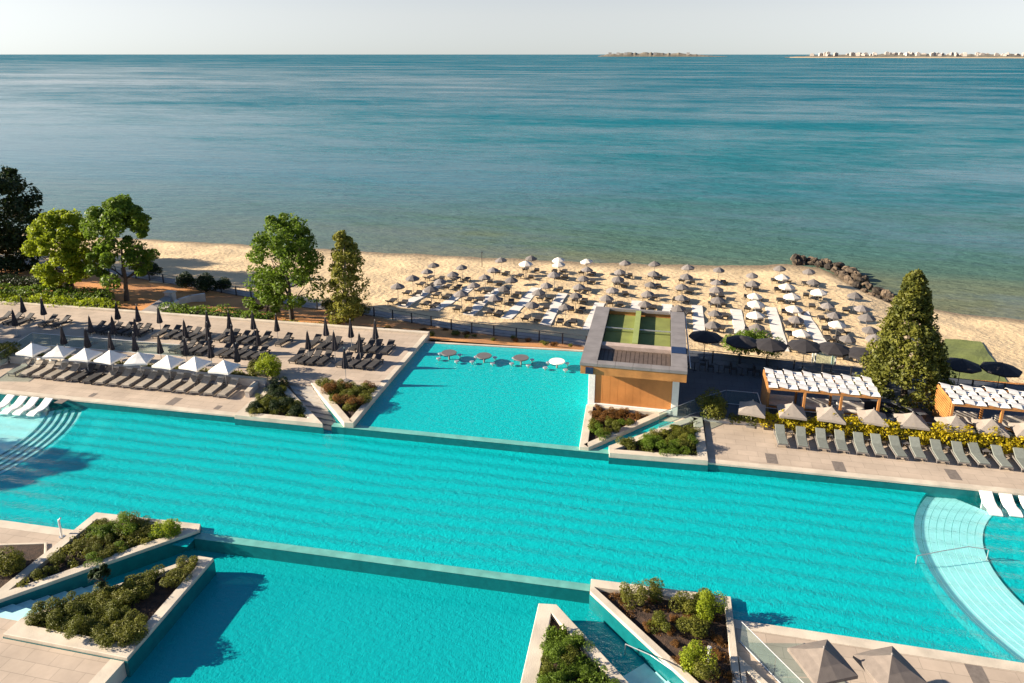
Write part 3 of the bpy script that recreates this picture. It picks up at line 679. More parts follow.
# ------------------------------------------------------------------ pool bar building
def building():
    t = thing('pool_bar', 'flat roofed pool bar with orange wood front and green roof panels', 'building', (0, 0, 0))
    x0, x1, y0, y1 = -4.62, 2.2, 43.45, 54.5; zr = 4.5
    MB().box(-4.12, 1.76, 45.9, 54.0, -1, 3.69).build('wall', 'render', t)
    wb = MB(); wb.box(-3.74, 1.39, 45.10, 45.89, .5, 3.44)
    for k in range(10): wb.box(-3.735+k*.513, -3.735+k*.513+.50, 45.075, 45.098, .86, 3.44)
    wb.build('wood_wall', 'woodpanel', t)
    f = MB(); f.box(-4.2, -3.75, 44.99, 45.8, -.5, 3.68); f.box(1.4, 1.84, 44.99, 45.8, -.5, 3.68); f.box(-3.749, 1.399, 44.992, 45.8, 3.45, 3.68); f.box(-3.749, 1.399, 44.96, 45.085, .4, .85)
    f.build('white_frame', 'white', t, bevel=.015)
    MB().box(x0+.03, x1-.03, y0+.03, y1-.03, 3.69, 3.82).build('soffit', 'wood', t)
    fa = MB(); fa.box(x0, x1, y0, y0+.12, 3.70, 4.30); fa.box(x0, x0+.12, y0+.12, y1-.12, 3.70, 4.30); fa.box(x1-.12, x1, y0+.12, y1-.12, 3.70, 4.30); fa.box(x0, x1, y1-.12, y1, 3.7, 4.3)
    fa.build('fascia', 'wood', t)
    p = MB()
    nseg = 5
    for k in range(nseg):
        ya = y0+.6+(y1-y0-.85)*k/nseg; yb = y0+.6+(y1-y0-.85)*(k+1)/nseg-.02
        p.box(x0-.04, x0+1.05, ya, yb, 4.30, zr); p.box(x1-1.0, x1+.04, ya, yb, 4.30, zr)
    for k in range(6):
        xa = x0-.04+(x1-x0+.08)*k/6; xb = x0-.04+(x1-x0+.08)*(k+1)/6-.02
        p.box(xa, xb, y0-.04, y0+.58, 4.30, zr-.003); p.box(xa, xb, y1-.24, y1+.04, 4.30, zr-.003)
    p.build('parapet', 'parapet', t)
    roof = MB().box(x0+.1, x1-.1, y0+.1, y1-.1, 3.83, 3.90).build('roof', 'louvre', t)
    g = MB(); lx0, lx1 = x0+1.05, x1-1.0; gy0 = 47.6
    xm = (lx0+lx1)/2-.1
    for (xa, xb) in ((lx0+.02, xm-.22), (xm+.22, lx1-.02)):
        for (ya, yb) in ((gy0, 50.55), (50.65, y1-.26)):
            MB().box(xa, xb, ya, yb, 3.91, 4.02).build('green_panel', 'greenroof', roof)
    MB().box(xm-.2, xm+.2, gy0, y1-.26, 3.91, 4.47).build('green_beam', 'greenbeam', roof)
    c = MB(); c.box(lx0, xm-.21, 50.56, 50.64, 4.25, 4.33); c.box(xm+.21, lx1, 50.56, 50.64, 4.25, 4.33); c.build('cross_bar', 'palemetal', roof)
    MB().box(lx0, lx1, gy0-.65, gy0-.02, 3.91, 4.38).build('front_beam', 'pinkbeam', roof)
    s = MB()
    for k in range(16):
        xa = lx0+(lx1-lx0)*k/16; s.box(xa, xa+.27, y0+.6, gy0-.67, 4.0, 4.12)
    s.build('louvre', 'louvre', roof)
    MB().box(x1-.98, x1-.02, gy0-1.4, gy0-.3, zr+.003, zr+.04).build('solar_panel', 'navy', roof)
    MB().box(x0+.35, x0+.85, y0-.14, y0-.005, 3.78, 4.2).build('floodlight', 'navy', t)
    w_ = MB()
    for k in range(4): w_.box(-4.20, -4.125, 46.0+k*2.0, 47.7+k*2.0, 1.5, 3.3)
    w_.build('side_opening', 'louvre', t)
    a = MB(); a.tube((x1+.1, 54.2, 4.3), (x1+.35, 46.5, 3.4), .05, n=6); a.build('awning_arm', 'palemetal', t)
    return t
building()
# ------------------------------------------------------------------ pergolas with woven white roofs
def pergola(label, x0, x1, y0, y1, ncol, nrow):
    t = thing('pergola', label, 'pergola', (0, 0, 0), 0, 'wooden pergolas with woven white roofs')
    z0, zt = TU, TU+2.1
    xs_ = np.linspace(x0+.07, x1-.07, 4)
    for x in xs_:
        for y in (y0+.07, y1-.07): MB().box(x-.07, x+.07, y-.07, y+.07, z0, zt).build('post', 'wood', t)
    b = MB()
    for y in (y0+.07, y1-.07): b.box(x0, x1, y-.06, y+.06, zt, zt+.16)
    for x in xs_: b.box(x-.05, x+.05, y0+.13, y1-.13, zt, zt+.15)
    b.build('roof_beam', 'wood', t)
    sl = MB()
    for k in range(14): sl.box(x0-.02, x0+.02, y0+.2, y1-.2, z0+.15+k*.165, z0+.15+k*.165+.1)
    sl.build('side_louvre', 'wood', t)
    dx = (x1-x0)/ncol; dy = (y1-y0)/nrow
    for i in range(ncol):
        for j in range(nrow):
            up = (i+j) % 2
            vs = []; n = 5
            xa, xb = x0+i*dx+.05*dx, x0+(i+1)*dx-.05*dx; ya, yb = y0+j*dy-.04*dy, y0+(j+1)*dy+.04*dy
            for k in range(n):
                f = k/(n-1); y = ya+(yb-ya)*f; z = zt+.20+(.16*math.sin(math.pi*f) if up else .05*math.sin(math.pi*f))
                tilt = .10 if up else -.02
                vs += [(xa, y, z+tilt), (xb, y, z), (xa, y, z+tilt-.02), (xb, y, z-.02)]
            fs = []
            for k in range(n-1):
                o = k*4; fs += [(o, o+1, o+5, o+4), (o+2, o+6, o+7, o+3), (o, o+4, o+6, o+2), (o+1, o+3, o+7, o+5)]
            MB().add(vs, fs).build('roof_cloth', 'whitefabric', t)
    return t
pergola('wooden pergola with woven white roof standing left of the conifer', 7.6, 14.5, 45.9, 48.7, 11, 4)
pergola('wooden pergola with woven white roof at the right edge beyond the conifer', 18.65, 27.3, 45.9, 48.65, 13, 4)
# ------------------------------------------------------------------ umbrellas
def square_umbrella(name, m, half, htop, drop, group, label='x', cat='umbrella', over=None, base=True):
    t = thing(name, label, cat, (0, 0, 0), 0, group)
    mb = MB(); a = half; n = 16; ring = []
    # eight gores sagging a little between the ribs, with a short valance
    rim = []
    for k in range(8):
        x, y = [(1, -1), (1, 0), (1, 1), (0, 1), (-1, 1), (-1, 0), (-1, -1), (0, -1)][k]
        rim.append((x*a, y*a, htop-drop+(0 if x and y else .03)))
    vs = [(0, 0, htop)]
    mid = [(x*.52, y*.52, htop-(htop-z)*.52-.05) for x, y, z in rim]
    low = [(x*1.005, y*1.005, z-.14) for x, y, z in rim]
    vs += mid+rim+low
    fs = []
    for k in range(8):
        j = (k+1) % 8
        fs += [(0, 1+k, 1+j), (1+k, 9+k, 9+j, 1+j), (9+k, 17+k, 17+j, 9+j)]
    c = mb.add(vs, fs).build('canopy', m, t)
    so = c.modifiers.new('Solidify', 'SOLIDIFY'); so.thickness = .012
    MB().tube((0, 0, .04), (0, 0, htop+.06), .028, n=8).build('pole', 'palemetal' if m != 'blackfabric' else 'darkmetal', t)
    if base: MB().box(-.28, .28, -.28, .28, 0, .05).build('base_plate', 'lounger_frame', t, bevel=.01)
    rb = MB()
    for x, y, z in rim: rb.tube((0, 0, htop-.12), (x*.97, y*.97, z-.03), .012, n=4)
    rb.build('rib', 'lounger_frame', c)
    MB().lathe([(.03, htop+.005), (.045, htop+.04), (.02, htop+.1)], 8).build('finial', 'lounger_frame', c)
    return t
def round_parasol(name, m, r, htop, drop, group, n=8, pole='lounger_frame', base=False):
    t = thing(name, 'x', 'parasol', (0, 0, 0), 0, group)
    mb = MB(); vs = [(0, 0, htop)]; fs = []
    for q, z in ((.5, htop-drop*.42), (1, htop-drop), (1.0, htop-drop-.13)):
        for k in range(n): vs.append((r*q*math.cos(2*math.pi*(k+.5)/n), r*q*math.sin(2*math.pi*(k+.5)/n), z))
    for k in range(n):
        j = (k+1) % n; fs += [(0, 1+k, 1+j), (1+k, 1+n+k, 1+n+j, 1+j), (1+n+k, 1+2*n+k, 1+2*n+j, 1+n+j)]
    c = mb.add(vs, fs).build('canopy', m, t)
    so = c.modifiers.new('Solidify', 'SOLIDIFY'); so.thickness = .01
    MB().tube((0, 0, -.3), (0, 0, htop+.07), .025, n=6).build('pole', pole, t)
    if base: MB().lathe([(.32, 0), (.32, .05), (.06, .09), (.05, .3)], 12).build('base_plate', 'darkmetal', t)
    return t
def closed_umbrella(name, m, group):
    t = thing(name, 'x', 'umbrella', (0, 0, 0), 0, group)
    n = 16; prof = [(.035, 2.5), (.09, 2.3), (.17, 1.7), (.25, 1.25), (.28, 1.08), (.20, 1.0)]
    vs = []; fs = []
    for r, z in prof:
        for k in range(n):
            rr = r*(.95 if k % 2 else .62); a = 2*math.pi*k/n; vs.append((rr*math.cos(a), rr*math.sin(a), z))
    for i in range(len(prof)-1):
        for k in range(n): fs.append((i*n+k, (i+1)*n+k, (i+1)*n+(k+1) % n, i*n+(k+1) % n))
    fs.append(tuple(range(n)))
    MB().add(vs, fs).build('folded_canopy', m, t)
    MB().tube((0, 0, .05), (0, 0, 2.62), .026, n=6).build('pole', 'palemetal', t)
    MB().box(-.25, .25, -.25, .25, 0, .06).build('base_plate', 'lounger_frame', t)
    return t
# white square umbrellas over the left sun deck
GW = 'white umbrellas over the left lounger row'
p = square_umbrella('square_umbrella', 'whitefabric', .80, 2.3, .62, GW)
for i, (px, py) in enumerate([(31, 343), (57, 345.5), (84, 348), (109, 350), (137.6, 352), (167, 355), (194, 356.5), (223, 360)]):
    c = at(px, py, 2.8)
    place(p, USED, (c.x, c.y+.05, TU), random.uniform(-.12, .12)+(.3 if i in (1, 4) else 0), f'white square umbrella by the left hedge, {nth(i+1)} from the left of eight')
GT = 'taupe umbrellas over the right lounger row'
p = square_umbrella('square_umbrella', 'taupefabric', .82, 1.85, .60, GT)
for i, (px, py) in enumerate([(753, 400.5), (792.6, 403), (832, 406.5), (874, 409), (913, 412.5), (956, 415.5), (992, 418.5), (1030, 422)]):
    c = at(px, py, TU+1.85)
    place(p, USED, (c.x, c.y, TU), random.uniform(-.15, .15), f'grey-beige square umbrella above the yellow hedge, {nth(i+1)} from the left')
p = square_umbrella('square_umbrella', 'darktaupe', .88, 2.5, .62, 'taupe umbrellas at the bottom right corner')
for i, (px, py) in enumerate([(824, 648), (892, 655)]):
    c = at(px, py, 2.5)
    place(p, USED, (c.x, c.y, 0), .45, 'grey-beige square umbrella at bottom right beside the glass balustrade' if i == 0 else 'grey-beige square umbrella at bottom right, the one farther from the balustrade')
# big black octagonal parasols by the plaza railing
p = round_parasol('octagonal_umbrella', 'blackfabric', 1.3, 2.4, .42, 'black parasols along the plaza railing', 8, 'darkmetal', True)
for i, (px, py) in enumerate([(706, 332), (743, 337), (771, 340), (806, 341), (835, 344), (866, 349), (963, 360), (1003, 364)]):
    c = at(px, py, 2.9)
    place(p, USED, (c.x, c.y+.15, TU), random.uniform(0, .7), f'black octagonal parasol by the plaza railing, {nth(i+1)} from the left')
# folded dark umbrellas on the left terrace
p = closed_umbrella('closed_umbrella', 'closedfabric', 'folded dark umbrellas on the left terrace')
rows = [('back', [(20.5, 296), (41, 299), (115.5, 303), (136, 305), (157.5, 306), (206, 310.5), (228, 311.5), (252, 312.3), (275.6, 314), (325, 318.5), (350, 320), (374.7, 321.5)]),
        ('middle', [(12, 309), (88.5, 315), (111.5, 317), (134, 318.5), (183.5, 320.5), (206.5, 322.8), (231, 325), (256.8, 328), (307, 331), (333.5, 332.6), (359, 333.8)]),
        ('front', [(61, 326.6), (85, 330), (108.6, 331.8), (133, 333.3), (158, 335), (184, 336.8), (209, 339.5), (235.5, 343), (344, 349.5)])]
for rn, pts in rows:
    for i, (px, py) in enumerate(pts):
        c = at(px, py, TT+2.5)
        place(p, USED, (c.x, c.y, TT), random.uniform(0, 3), f'folded dark umbrella on the left terrace, {nth(i+1)} from the left in the {rn} row', random.uniform(.95, 1.04))
# ------------------------------------------------------------------ loungers
def pool_lounger(name, frame, pad, group, pillow=None):
    """length along +Y (head), foot at y=0"""
    t = thing(name, 'x', 'sun lounger', (0, 0, 0), 0, group)
    fr = MB()
    for x in (-.33, .33): fr.box(x-.03, x+.03, 0, 1.95, .24, .31)
    fr.box(-.30, .30, 0, .06, .24, .31); fr.box(-.30, .30, 1.89, 1.95, .24, .31)
    frm = fr.build('frame', frame, t)
    for x in (-.32, .32):
        for y in (.15, 1.75): MB().box(x-.028, x+.028, y-.03, y+.03, 0, .24).build('leg', frame, frm)
    MB().box(-.31, .31, .02, 1.24, .315, .40).build('seat_pad', pad, t, bevel=.02)
    s, c = math.sin(rad(32)), math.cos(rad(32)); L = .78
    vs = [(x, 1.25+f*L*c-o*s, .32+f*L*s+o*c) for o in (0, .085) for f in (0, 1) for x in (-.31, .31)]
    mbk = MB().add(vs, [(0, 1, 3, 2), (4, 6, 7, 5), (0, 4, 5, 1), (2, 3, 7, 6), (0, 2, 6, 4), (1, 5, 7, 3)])
    back = mbk.build('backrest', pad, t, bevel=.02)
    if pillow:
        y, z = 1.25+.86*L*c-.13*s, .32+.86*L*s+.13*c
        MB().tube((-.26, y, z), (.26, y, z), .075, n=8).build('pillow', pillow, back, smooth=True)
    return t
def side_table(name, group):
    t = thing(name, 'x', 'side table', (0, 0, 0), 0, group)
    MB().box(-.22, .22, -.22, .22, .38, .42).build('table_top', 'tabletop', t, bevel=.01)
    for x in (-.18, .18):
        for y in (-.18, .18): MB().box(x-.02, x+.02, y-.02, y+.02, 0, .38).build('leg', 'lounger_frame', t)
    return t
GL = 'loungers in the left poolside row'
pl = pool_lounger('sun_lounger', 'lounger_frame', 'lounger_brown', GL, 'cushion')
pd = pool_lounger('sun_lounger', 'lounger_dark', 'lounger_dark', GL, None)
ps = side_table('side_table', 'side tables between the poolside loungers')
n = 17
for i in range(n):
    x = -47.3+1.105*i; y = 40.72+.004*i+random.uniform(-.06, .06)
    dark = i in (5, 6)
    place(pd if dark else pl, USED, (x, y, TU), random.uniform(-.05, .05), f"{'dark empty' if dark else 'brown padded'} lounger in the left poolside row, {nth(i+1)} from the left")
    if i % 2 == 0 and i < n-1:
        place(ps, USED, (x+.55, y+1.55, TU), 0, f'small grey side table between left row loungers, {nth(i//2+1)} from the left')
GR = 'loungers in the right poolside row'
pr = pool_lounger('sun_lounger', 'lounger_frame', 'lounger_sage', GR, None)
xs_ = [8.2, 9.35, 10.55, 11.65, 12.75, 13.8, 14.95, 16.0, 17.2, 18.35, 19.45, 20.6, 21.7, 22.9]
for i, x in enumerate(xs_):
    place(pr, USED, (x, 42.15+random.uniform(-.08, .08), TU), random.uniform(-.06, .06), f'sage green lounger in the right poolside row, {nth(i+1)} from the left', (.93, .95, .9))
    if i % 2 == 0: place(ps, USED, (x+.56, 43.75, TU), .1, f'small grey side table between right row loungers, {nth(i//2+1)} from the left')
# loungers in pairs on the terrace
GTL = 'dark loungers on the left terrace'
pt = pool_lounger('terrace_lounger', 'lounger_dark', 'lounger_dark', GTL, None)
def lrow(a, b, z, n, row, skip=()):
    A_, B_ = at(*a, z), at(*b, z); k = 0
    for i in range(n):
        if i in skip: continue
        c = A_.lerp(B_, i/(n-1)); k += 1
        place(pt, USED, (c.x+random.uniform(-.06, .06), c.y-1.0+random.uniform(-.1, .1), TT), -.12+random.uniform(-.1, .1), f'dark lounger on the left terrace, {nth(k)} from the left in the {row} lounger row', .9)
lrow((96, 327), (388, 347), TT+.3, 30, 'back', (6, 12, 18, 20, 21, 25))
lrow((178, 346), (374, 362), TT+.3, 22, 'front', (4, 10, 11, 12, 17))
lrow((2, 318), (60, 322), TT+.3, 6, 'far left', (3,))
# lounge chaises standing in the water
def chaise(group):
    t = thing('pool_chaise', 'x', 'chaise', (0, 0, 0), 0, group)
    prof = [(0, .06), (.35, .17), (.8, .12), (1.15, .2), (1.6, .46), (1.75, .52)]
    vs = []; m_ = len(prof)
    for dz in (0, -.10):
        for y, z in prof: vs += [(-.33, y, z+dz), (.33, y, z+dz)]
    fs = []
    for k in range(m_-1):
        a = k*2; fs += [(a, a+1, a+3, a+2)]; b = a+2*m_; fs += [(b, b+2, b+3, b+1), (a, a+2, b+2, b), (a+1, b+1, b+3, a+3)]
    fs += [(0, 2*m_, 2*m_+1, 1), (2*m_-2, 2*m_-1, 4*m_-1, 4*m_-2)]
    MB().add(vs, fs).build('shell', 'white', t, bevel=.02)
    f = MB(); f.box(-.22, .22, .5, .62, -.7, .12); f.box(-.22, .22, 1.25, 1.37, -.7, .26); f.build('foot', 'white', t)
    return t
pc = chaise('white chaises standing in the pool')
for i, px in enumerate([(-8, 411), (5, 412.5), (17, 413.5), (31, 414.5)]):
    c = at(*px, .06); place(pc, USED, (c.x, c.y-.1, 0), 0, f'white chaise in the shallow water at left, {nth(i+1)} from the left')
for i, px in enumerate([(996, 513.5), (1016, 514.5), (1036, 516)]):
    c = at(*px, .06); place(pc, USED, (c.x, c.y-.1, 0), 0, f'white chaise in the shallow water at right, {nth(i+1)} from the left')
# ------------------------------------------------------------------ tables and stools in the upper pool
def ptable(m, z=.52):
    t = thing('pool_table', 'x', 'table', (0, 0, 0), 0, 'round tables in the upper pool')
    MB().lathe([(.6, z), (.62, z+.02), (.62, z+.06), (.6, z+.08)], 20).build('table_top', m, t)
    MB().tube((0, 0, -.55), (0, 0, z), .07, n=10).build('column', 'lounger_frame', t); return t
def stool():
    t = thing('pool_stool', 'x', 'stool', (0, 0, 0), 0, 'stools round the tables in the upper pool')
    MB().lathe([(.15, .16), (.19, .18), (.19, .23), (.15, .26)], 14).build('seat', 'palemetal', t, smooth=False)
    MB().tube((0, 0, -.55), (0, 0, .16), .04, n=8).build('column', 'lounger_frame', t); return t
t1 = ptable('tabletop'); t2 = ptable('white'); sto = stool()
tbl = [(449, 353), (484, 356), (521, 358), (557, 361.5)]
nm = ['leftmost', 'second', 'third', 'white rightmost']
for i, (px, py) in enumerate(tbl):
    c = at(px, py, 1.0)
    place(t2 if i == 3 else t1, USED, (c.x, c.y, ZU), 0, ['leftmost grey round table standing in the upper pool', 'grey round table in the upper pool, second from the left', 'grey round table in the upper pool, third from the left', 'white round table in the upper pool nearest the pool bar'][i])
    for k, (dx, dy, w_) in enumerate([(-.75, -.55, 'left front'), (.75, -.6, 'right front'), (.8, .6, 'right rear'), (-.8, .55, 'left rear')]):
        place(sto, USED, (c.x+dx+random.uniform(-.12, .12), c.y+dy+random.uniform(-.12, .12), ZU), 0, f'white pool stool at the {w_} of the {nm[i]} round pool table')
# ------------------------------------------------------------------ beach parasols and loungers
beach_cols = [
 [(397.6,285.7,0),(412.8,277.5,0),(426.9,269.9,0),(434.5,264,0)],
 [(431,288.7,0),(441.5,279.9,0),(453.8,272.3,0),(462.6,265.2,0)],
 [(462,292.8,0),(475,284,0),(485.5,275.8,0),(493.7,268.8,0),(502,259.4,0)],
 [(494.6,296.3,0),(505,285.7,0),(511.6,278.7,0),(526,263,1),(531,257,0)],
 [(532,302,0),(539.8,291,0),(546.8,282.8,0),(555,274,0),(560,263,1),(559.7,258,1)],
 [(566.7,304.5,0),(576,293.4,0),(579.6,285,0),(584,276,0),(587,267.6,0),(588,260,1)],
 [(607,297,0),(614,288,0),(618.7,278,0),(621,270,0),(626,261.7,0)],
 [(645.6,302,0),(649,292,0),(651,282,0),(654,272,0),(656,263,0)],
 [(680,306,0),(682,295.7,0),(683,285,0),(686,276,0),(689,267,0)],
 [(714,323,0),(716,311,0),(718.7,299,0),(717.5,289,0),(717.5,281,0),(718.7,268,0)],
 [(758.5,325,0),(757,313.6,1),(756,302,1),(755,293.7,1),(754,283,0),(752.7,273,0)],
 [(803,330.5,1),(796,317,0),(794,307,1),(793,296,1),(787,286,1),(783.5,276,1),(781,267,0)],
 [(848,336,0),(837,321.5,1),(834,312.7,0),(829,302.7,0),(820,291,1),(814,281,0),(810.5,270,0)],
 [(877,337,0),(870,327,0),(868,317,0),(862,307,0),(855,295,0)]]
gp = round_parasol('beach_parasol', 'greyfabric', .74, 2.15, .40, 'beach parasols in lines on the sand')
wp = round_parasol('beach_parasol', 'creamfabric', .84, 2.15, .40, 'beach parasols in lines on the sand')
def beach_lounger():
    mb = MB(); mb.box(-.31, .31, 0, 1.3, .26, .33)
    s, c = math.sin(rad(30)), math.cos(rad(30)); L = .72
    vs = [(x, 1.28+f*L*c-o*s, .27+f*L*s+o*c) for o in (0, .07) for f in (0, 1) for x in (-.31, .31)]
    mb.add(vs, [(0, 1, 3, 2), (4, 6, 7, 5), (0, 4, 5, 1), (2, 3, 7, 6), (0, 2, 6, 4), (1, 5, 7, 3)])
    for x in (-.28, .28):
        for y in (.12, 1.2): mb.box(x-.03, x+.03, y-.03, y+.03, -.1, .26)
    o = mb.build('beach_lounger', 'lounger_dark'); return tag(o, 'x', 'beach lounger', 'dark loungers paired under the beach parasols')
bl = beach_lounger(); first_bl = True
def ground(x, y): return sand_z(x, y)+bumpy(x, y)
for ci, col in enumerate(beach_cols):
    for ri, (px, py, wh) in enumerate(reversed(col)):
        z = -1.0
        for _ in range(6):
            c = at(px, py, z+1.95); z = ground(c.x, c.y)
        where = f'{nth(ri+1)} from the sea in the {nth(ci+1)} line from the left'
        tilt = random.uniform(0, .8)
        u = place(wp if wh else gp, USED, (c.x, c.y, z), tilt, f"{'cream' if wh else 'grey'} beach parasol, {where}", random.uniform(.93, 1.07))
        u.rotation_euler = (random.uniform(-.06, .06), random.uniform(-.10, .02), tilt)
        if ci == 13 and ri > 0: continue
        for side, dx in (('left', -.55), ('right', .62)):
            x = c.x+dx+random.uniform(-.1, .1); y = c.y+.55+random.uniform(-.15, .15)
            o = bl if first_bl else bl.copy()
            if not first_bl: COL.objects.link(o)
            first_bl = False
            o.location = (x, y, ground(x, y-.8)+.02); o.rotation_euler = (0, 0, math.pi+random.uniform(-.2, .2))
            o['label'] = f'{side} lounger under the {nth(ri+1)} parasol from the sea in the {nth(ci+1)} line'
# white board walkways between the parasol lines
def walkway(a, b, wd=.55):
    mb = MB(); n = 14; vs = []; fs = []
    A_, B_ = at(*a, -1.2), at(*b, -1.9)
    for k in range(n+1):
        c = A_.lerp(B_, k/n); z = max(ground(c.x+dx_, c.y) for dx_ in (-wd, 0, wd))+.05
        vs += [(c.x-wd, c.y, z), (c.x+wd, c.y, z), (c.x+wd, c.y, z-.3), (c.x-wd, c.y, z-.3)]
    for k in range(n):
        o = k*4
        for q in range(4): fs.append((o+q, o+4+q, o+4+(q+1) % 4, o+(q+1) % 4))
    fs += [(0, 1, 2, 3), (n*4+3, n*4+2, n*4+1, n*4)]
    struct(mb.add(vs, fs), 'beach_walkway', 'boardwalk')
for a, b in [((402, 307), (440, 283)), ((434, 311), (470, 286)), ((468, 315), (498, 287)), ((506, 319), (537, 285)), ((545, 324), (563, 291)), ((588, 330), (600, 303)), ((633, 322), (637, 299)),
             ((669, 326), (667, 304)), ((700, 334), (697, 303)), ((742, 338), (736, 308)), ((783, 350), (771, 305)), ((823, 345), (803, 311))]:
    walkway(a, b)
# lawn mat on the sand at right
mb = MB(); q = []
for px, py in ((931, 381), (1011, 388), (981, 341.5), (945, 338.5)):
    z = -1.0
    for _ in range(8): c = at(px, py, z+.1); z = ground(c.x, max(c.y, 55.5))
    q.append(Vector((c.x, max(c.y, 55.6))))
n = 10; vs = []; fs = []
for i in range(n+1):
    for j in range(n+1):
        c = q[0].lerp(q[1], i/n).lerp(q[3].lerp(q[2], i/n), j/n); vs.append((c.x, c.y, ground(c.x, c.y)+.10))
for i in range(n):
    for j in range(n): a = i*(n+1)+j; fs.append((a, a+n+1, a+n+2, a+1))
struct(mb.add(vs, fs), 'lawn', 'turf')
c = at(482, 267, -3.0)
t = thing('beach_pole', 'thin dark pole standing on the sand between two parasol lines near the water', 'pole', (c.x, c.y, ground(c.x, c.y)-.1))
MB().tube((0, 0, 0), (0, 0, 2.1), .05, n=6).build('shaft', 'darkmetal', t); MB().lathe([(.09, 2.1), (.09, 2.22), (.03, 2.26)], 8).build('cap', 'darkmetal', t)
# glass shelter on the sand by the railing
t = thing('glass_cabin', 'small white framed glass cabin on the sand behind the plaza railing', 'cabin', (*at(823, 366, 0).xy, -.6))
for x in (-.75, .75):
    for y in (-.5, .5): MB().box(x-.05, x+.05, y-.05, y+.05, 0, 2.1).build('post', 'white', t)
for x in (-.75, .75): MB().box(x-.01, x+.01, -.44, .44, .1, 2.0).build('glass_panel', 'glass', t)
MB().box(-.69, .69, -.51, -.49, .1, 2.0).build('glass_panel', 'glass', t); MB().box(-.85, .85, -.6, .6, 2.11, 2.18).build('roof', 'white', t)
# ------------------------------------------------------------------ breakwater rocks
rk = []
for k in range(6):
    bm_ = MB(); n = 9; m_ = 6; vs = []
    for i in range(1, m_):
        for j in range(n):
            th = math.pi*i/m_; ph = 2*math.pi*j/n; r = random.uniform(.7, 1.15)
            vs.append((r*math.sin(th)*math.cos(ph)*1.2, r*math.sin(th)*math.sin(ph), r*math.cos(th)*.75))
    vs += [(0, 0, .75), (0, 0, -.75)]; fs = []
    for i in range(m_-2):
        for j in range(n): fs.append((i*n+j, (i+1)*n+j, (i+1)*n+(j+1) % n, i*n+(j+1) % n))
    T = len(vs)-2
    for j in range(n): fs += [(T, j, (j+1) % n), (T+1, (m_-2)*n+(j+1) % n, (m_-2)*n+j)]
    me = bpy.data.meshes.new('boulder'); me.from_pydata(vs, [], fs); me.materials.append(MATS['rock']); rk.append(me)
jl = [(18.2, 100.0), (20.2, 100.6), (22.2, 99.6), (23.6, 97.0), (24.4, 93.6), (24.9, 90.2), (25.6, 87.0), (26.6, 84.6)]
cum = 0; nr = 50
for i in range(nr):
    f = i/(nr-1)*(len(jl)-1.001); k = int(f); a, b = Vector(jl[k]), Vector(jl[k+1]); c = a.lerp(b, f-k)
    side = i % 3-1; d = (b-a).normalized(); wd = .95
    x, y = c.x-d.y*side*wd+random.uniform(-.3, .3), c.y+d.x*side*wd+random.uniform(-.3, .3)
    s_ = random.uniform(.35, .8)
    o = bpy.data.objects.new('boulder', rk[i % 6]); COL.objects.link(o)
    o.location = (x, y, ZS+s_*.4+(.3 if side == 0 else 0)); o.scale = (s_, s_*random.uniform(.7, 1.1), s_*random.uniform(.8, 1.2)); o.rotation_euler = (random.uniform(-.4, .4), random.uniform(-.4, .4), random.uniform(0, 6.28))
    tag(o, f"brown breakwater boulder on the {['beach side', 'crest', 'sea side'][side+1]}, {nth(i//3+1)} counted from the seaward tip", 'rock', 'boulders of the breakwater')
# ------------------------------------------------------------------ trees
def base(px, py, z): c = at(px, py, z); return (c.x, c.y, z)
tree('broadleaf_tree', 'big dark leafy tree at the left edge of the photo', (-75.2, 66, -.5), 12.6, 5.9, 'leaf_dark', 'bark', .10, 95, 230, .40)
tree('broadleaf_tree', 'dense dark tree half cut off behind the big dark tree at left', (-91, 71, -.5), 12, 5.6, 'leaf_dark', 'bark', .08, 80, 190, .42)
tree('broadleaf_tree', 'shade tree beyond the left frame edge beside the terrace', (-68, 42.5, .5), 11.0, 5.0, 'leaf_mid', 'bark', .2, 50, 110, .5)
tree('broadleaf_tree', 'shade tree beyond the left frame edge beside the pool', (-56.5, 27.5, 0), 9.0, 4.2, 'leaf_mid', 'bark', .3, 30, 70, .5)
tree('broadleaf_tree', 'bright yellow-green tree standing second from the left edge', (-59.2, 59.6, 0), 8.9, 3.7, 'leaf_lime', 'bark', .20, 80, 210, .34)
tree('broadleaf_tree', 'mid green tall tree with a split crown beside the yellow-green tree', (-52.0, 58.6, 0), 10.9, 3.5, 'leaf_mid', 'bark', .28, 72, 200, .33, lean=(.3, 0))
tree('broadleaf_tree', 'tall light green tree with an open crown behind the terrace', (-33.0, 57.0, 0), 10.0, 3.6, 'leaf_mid', 'bark', .26, 84, 150, .28, lean=(-.2, 0), low=[((0, 0, 7.3), (1.3, 1.3, 1.0), 420)])
tree('broadleaf_tree', 'low bushy tree at the foot of the open crowned tree', (-36.4, 58.6, -.3), 4.2, 2.2, 'leaf_mid', 'bark', .15, 30, 150, .27)
tree('poplar_tree', 'slender pale green poplar left of the beach parasols', (-27.4, 56.2, 0), 9.2, 1.9, 'leaf_poplar', 'palebark', .10, 64, 150, .25, shape='poplar', lean=(.5, 0))
tree('conifer_tree', 'tall dark conifer between the two pergolas', (17.55, 50.9, TU), 9.5, 3.0, 'leaf_conifer', 'bark', .05, 330, 105, .22, shape='cone', lean=(-.5, 0))
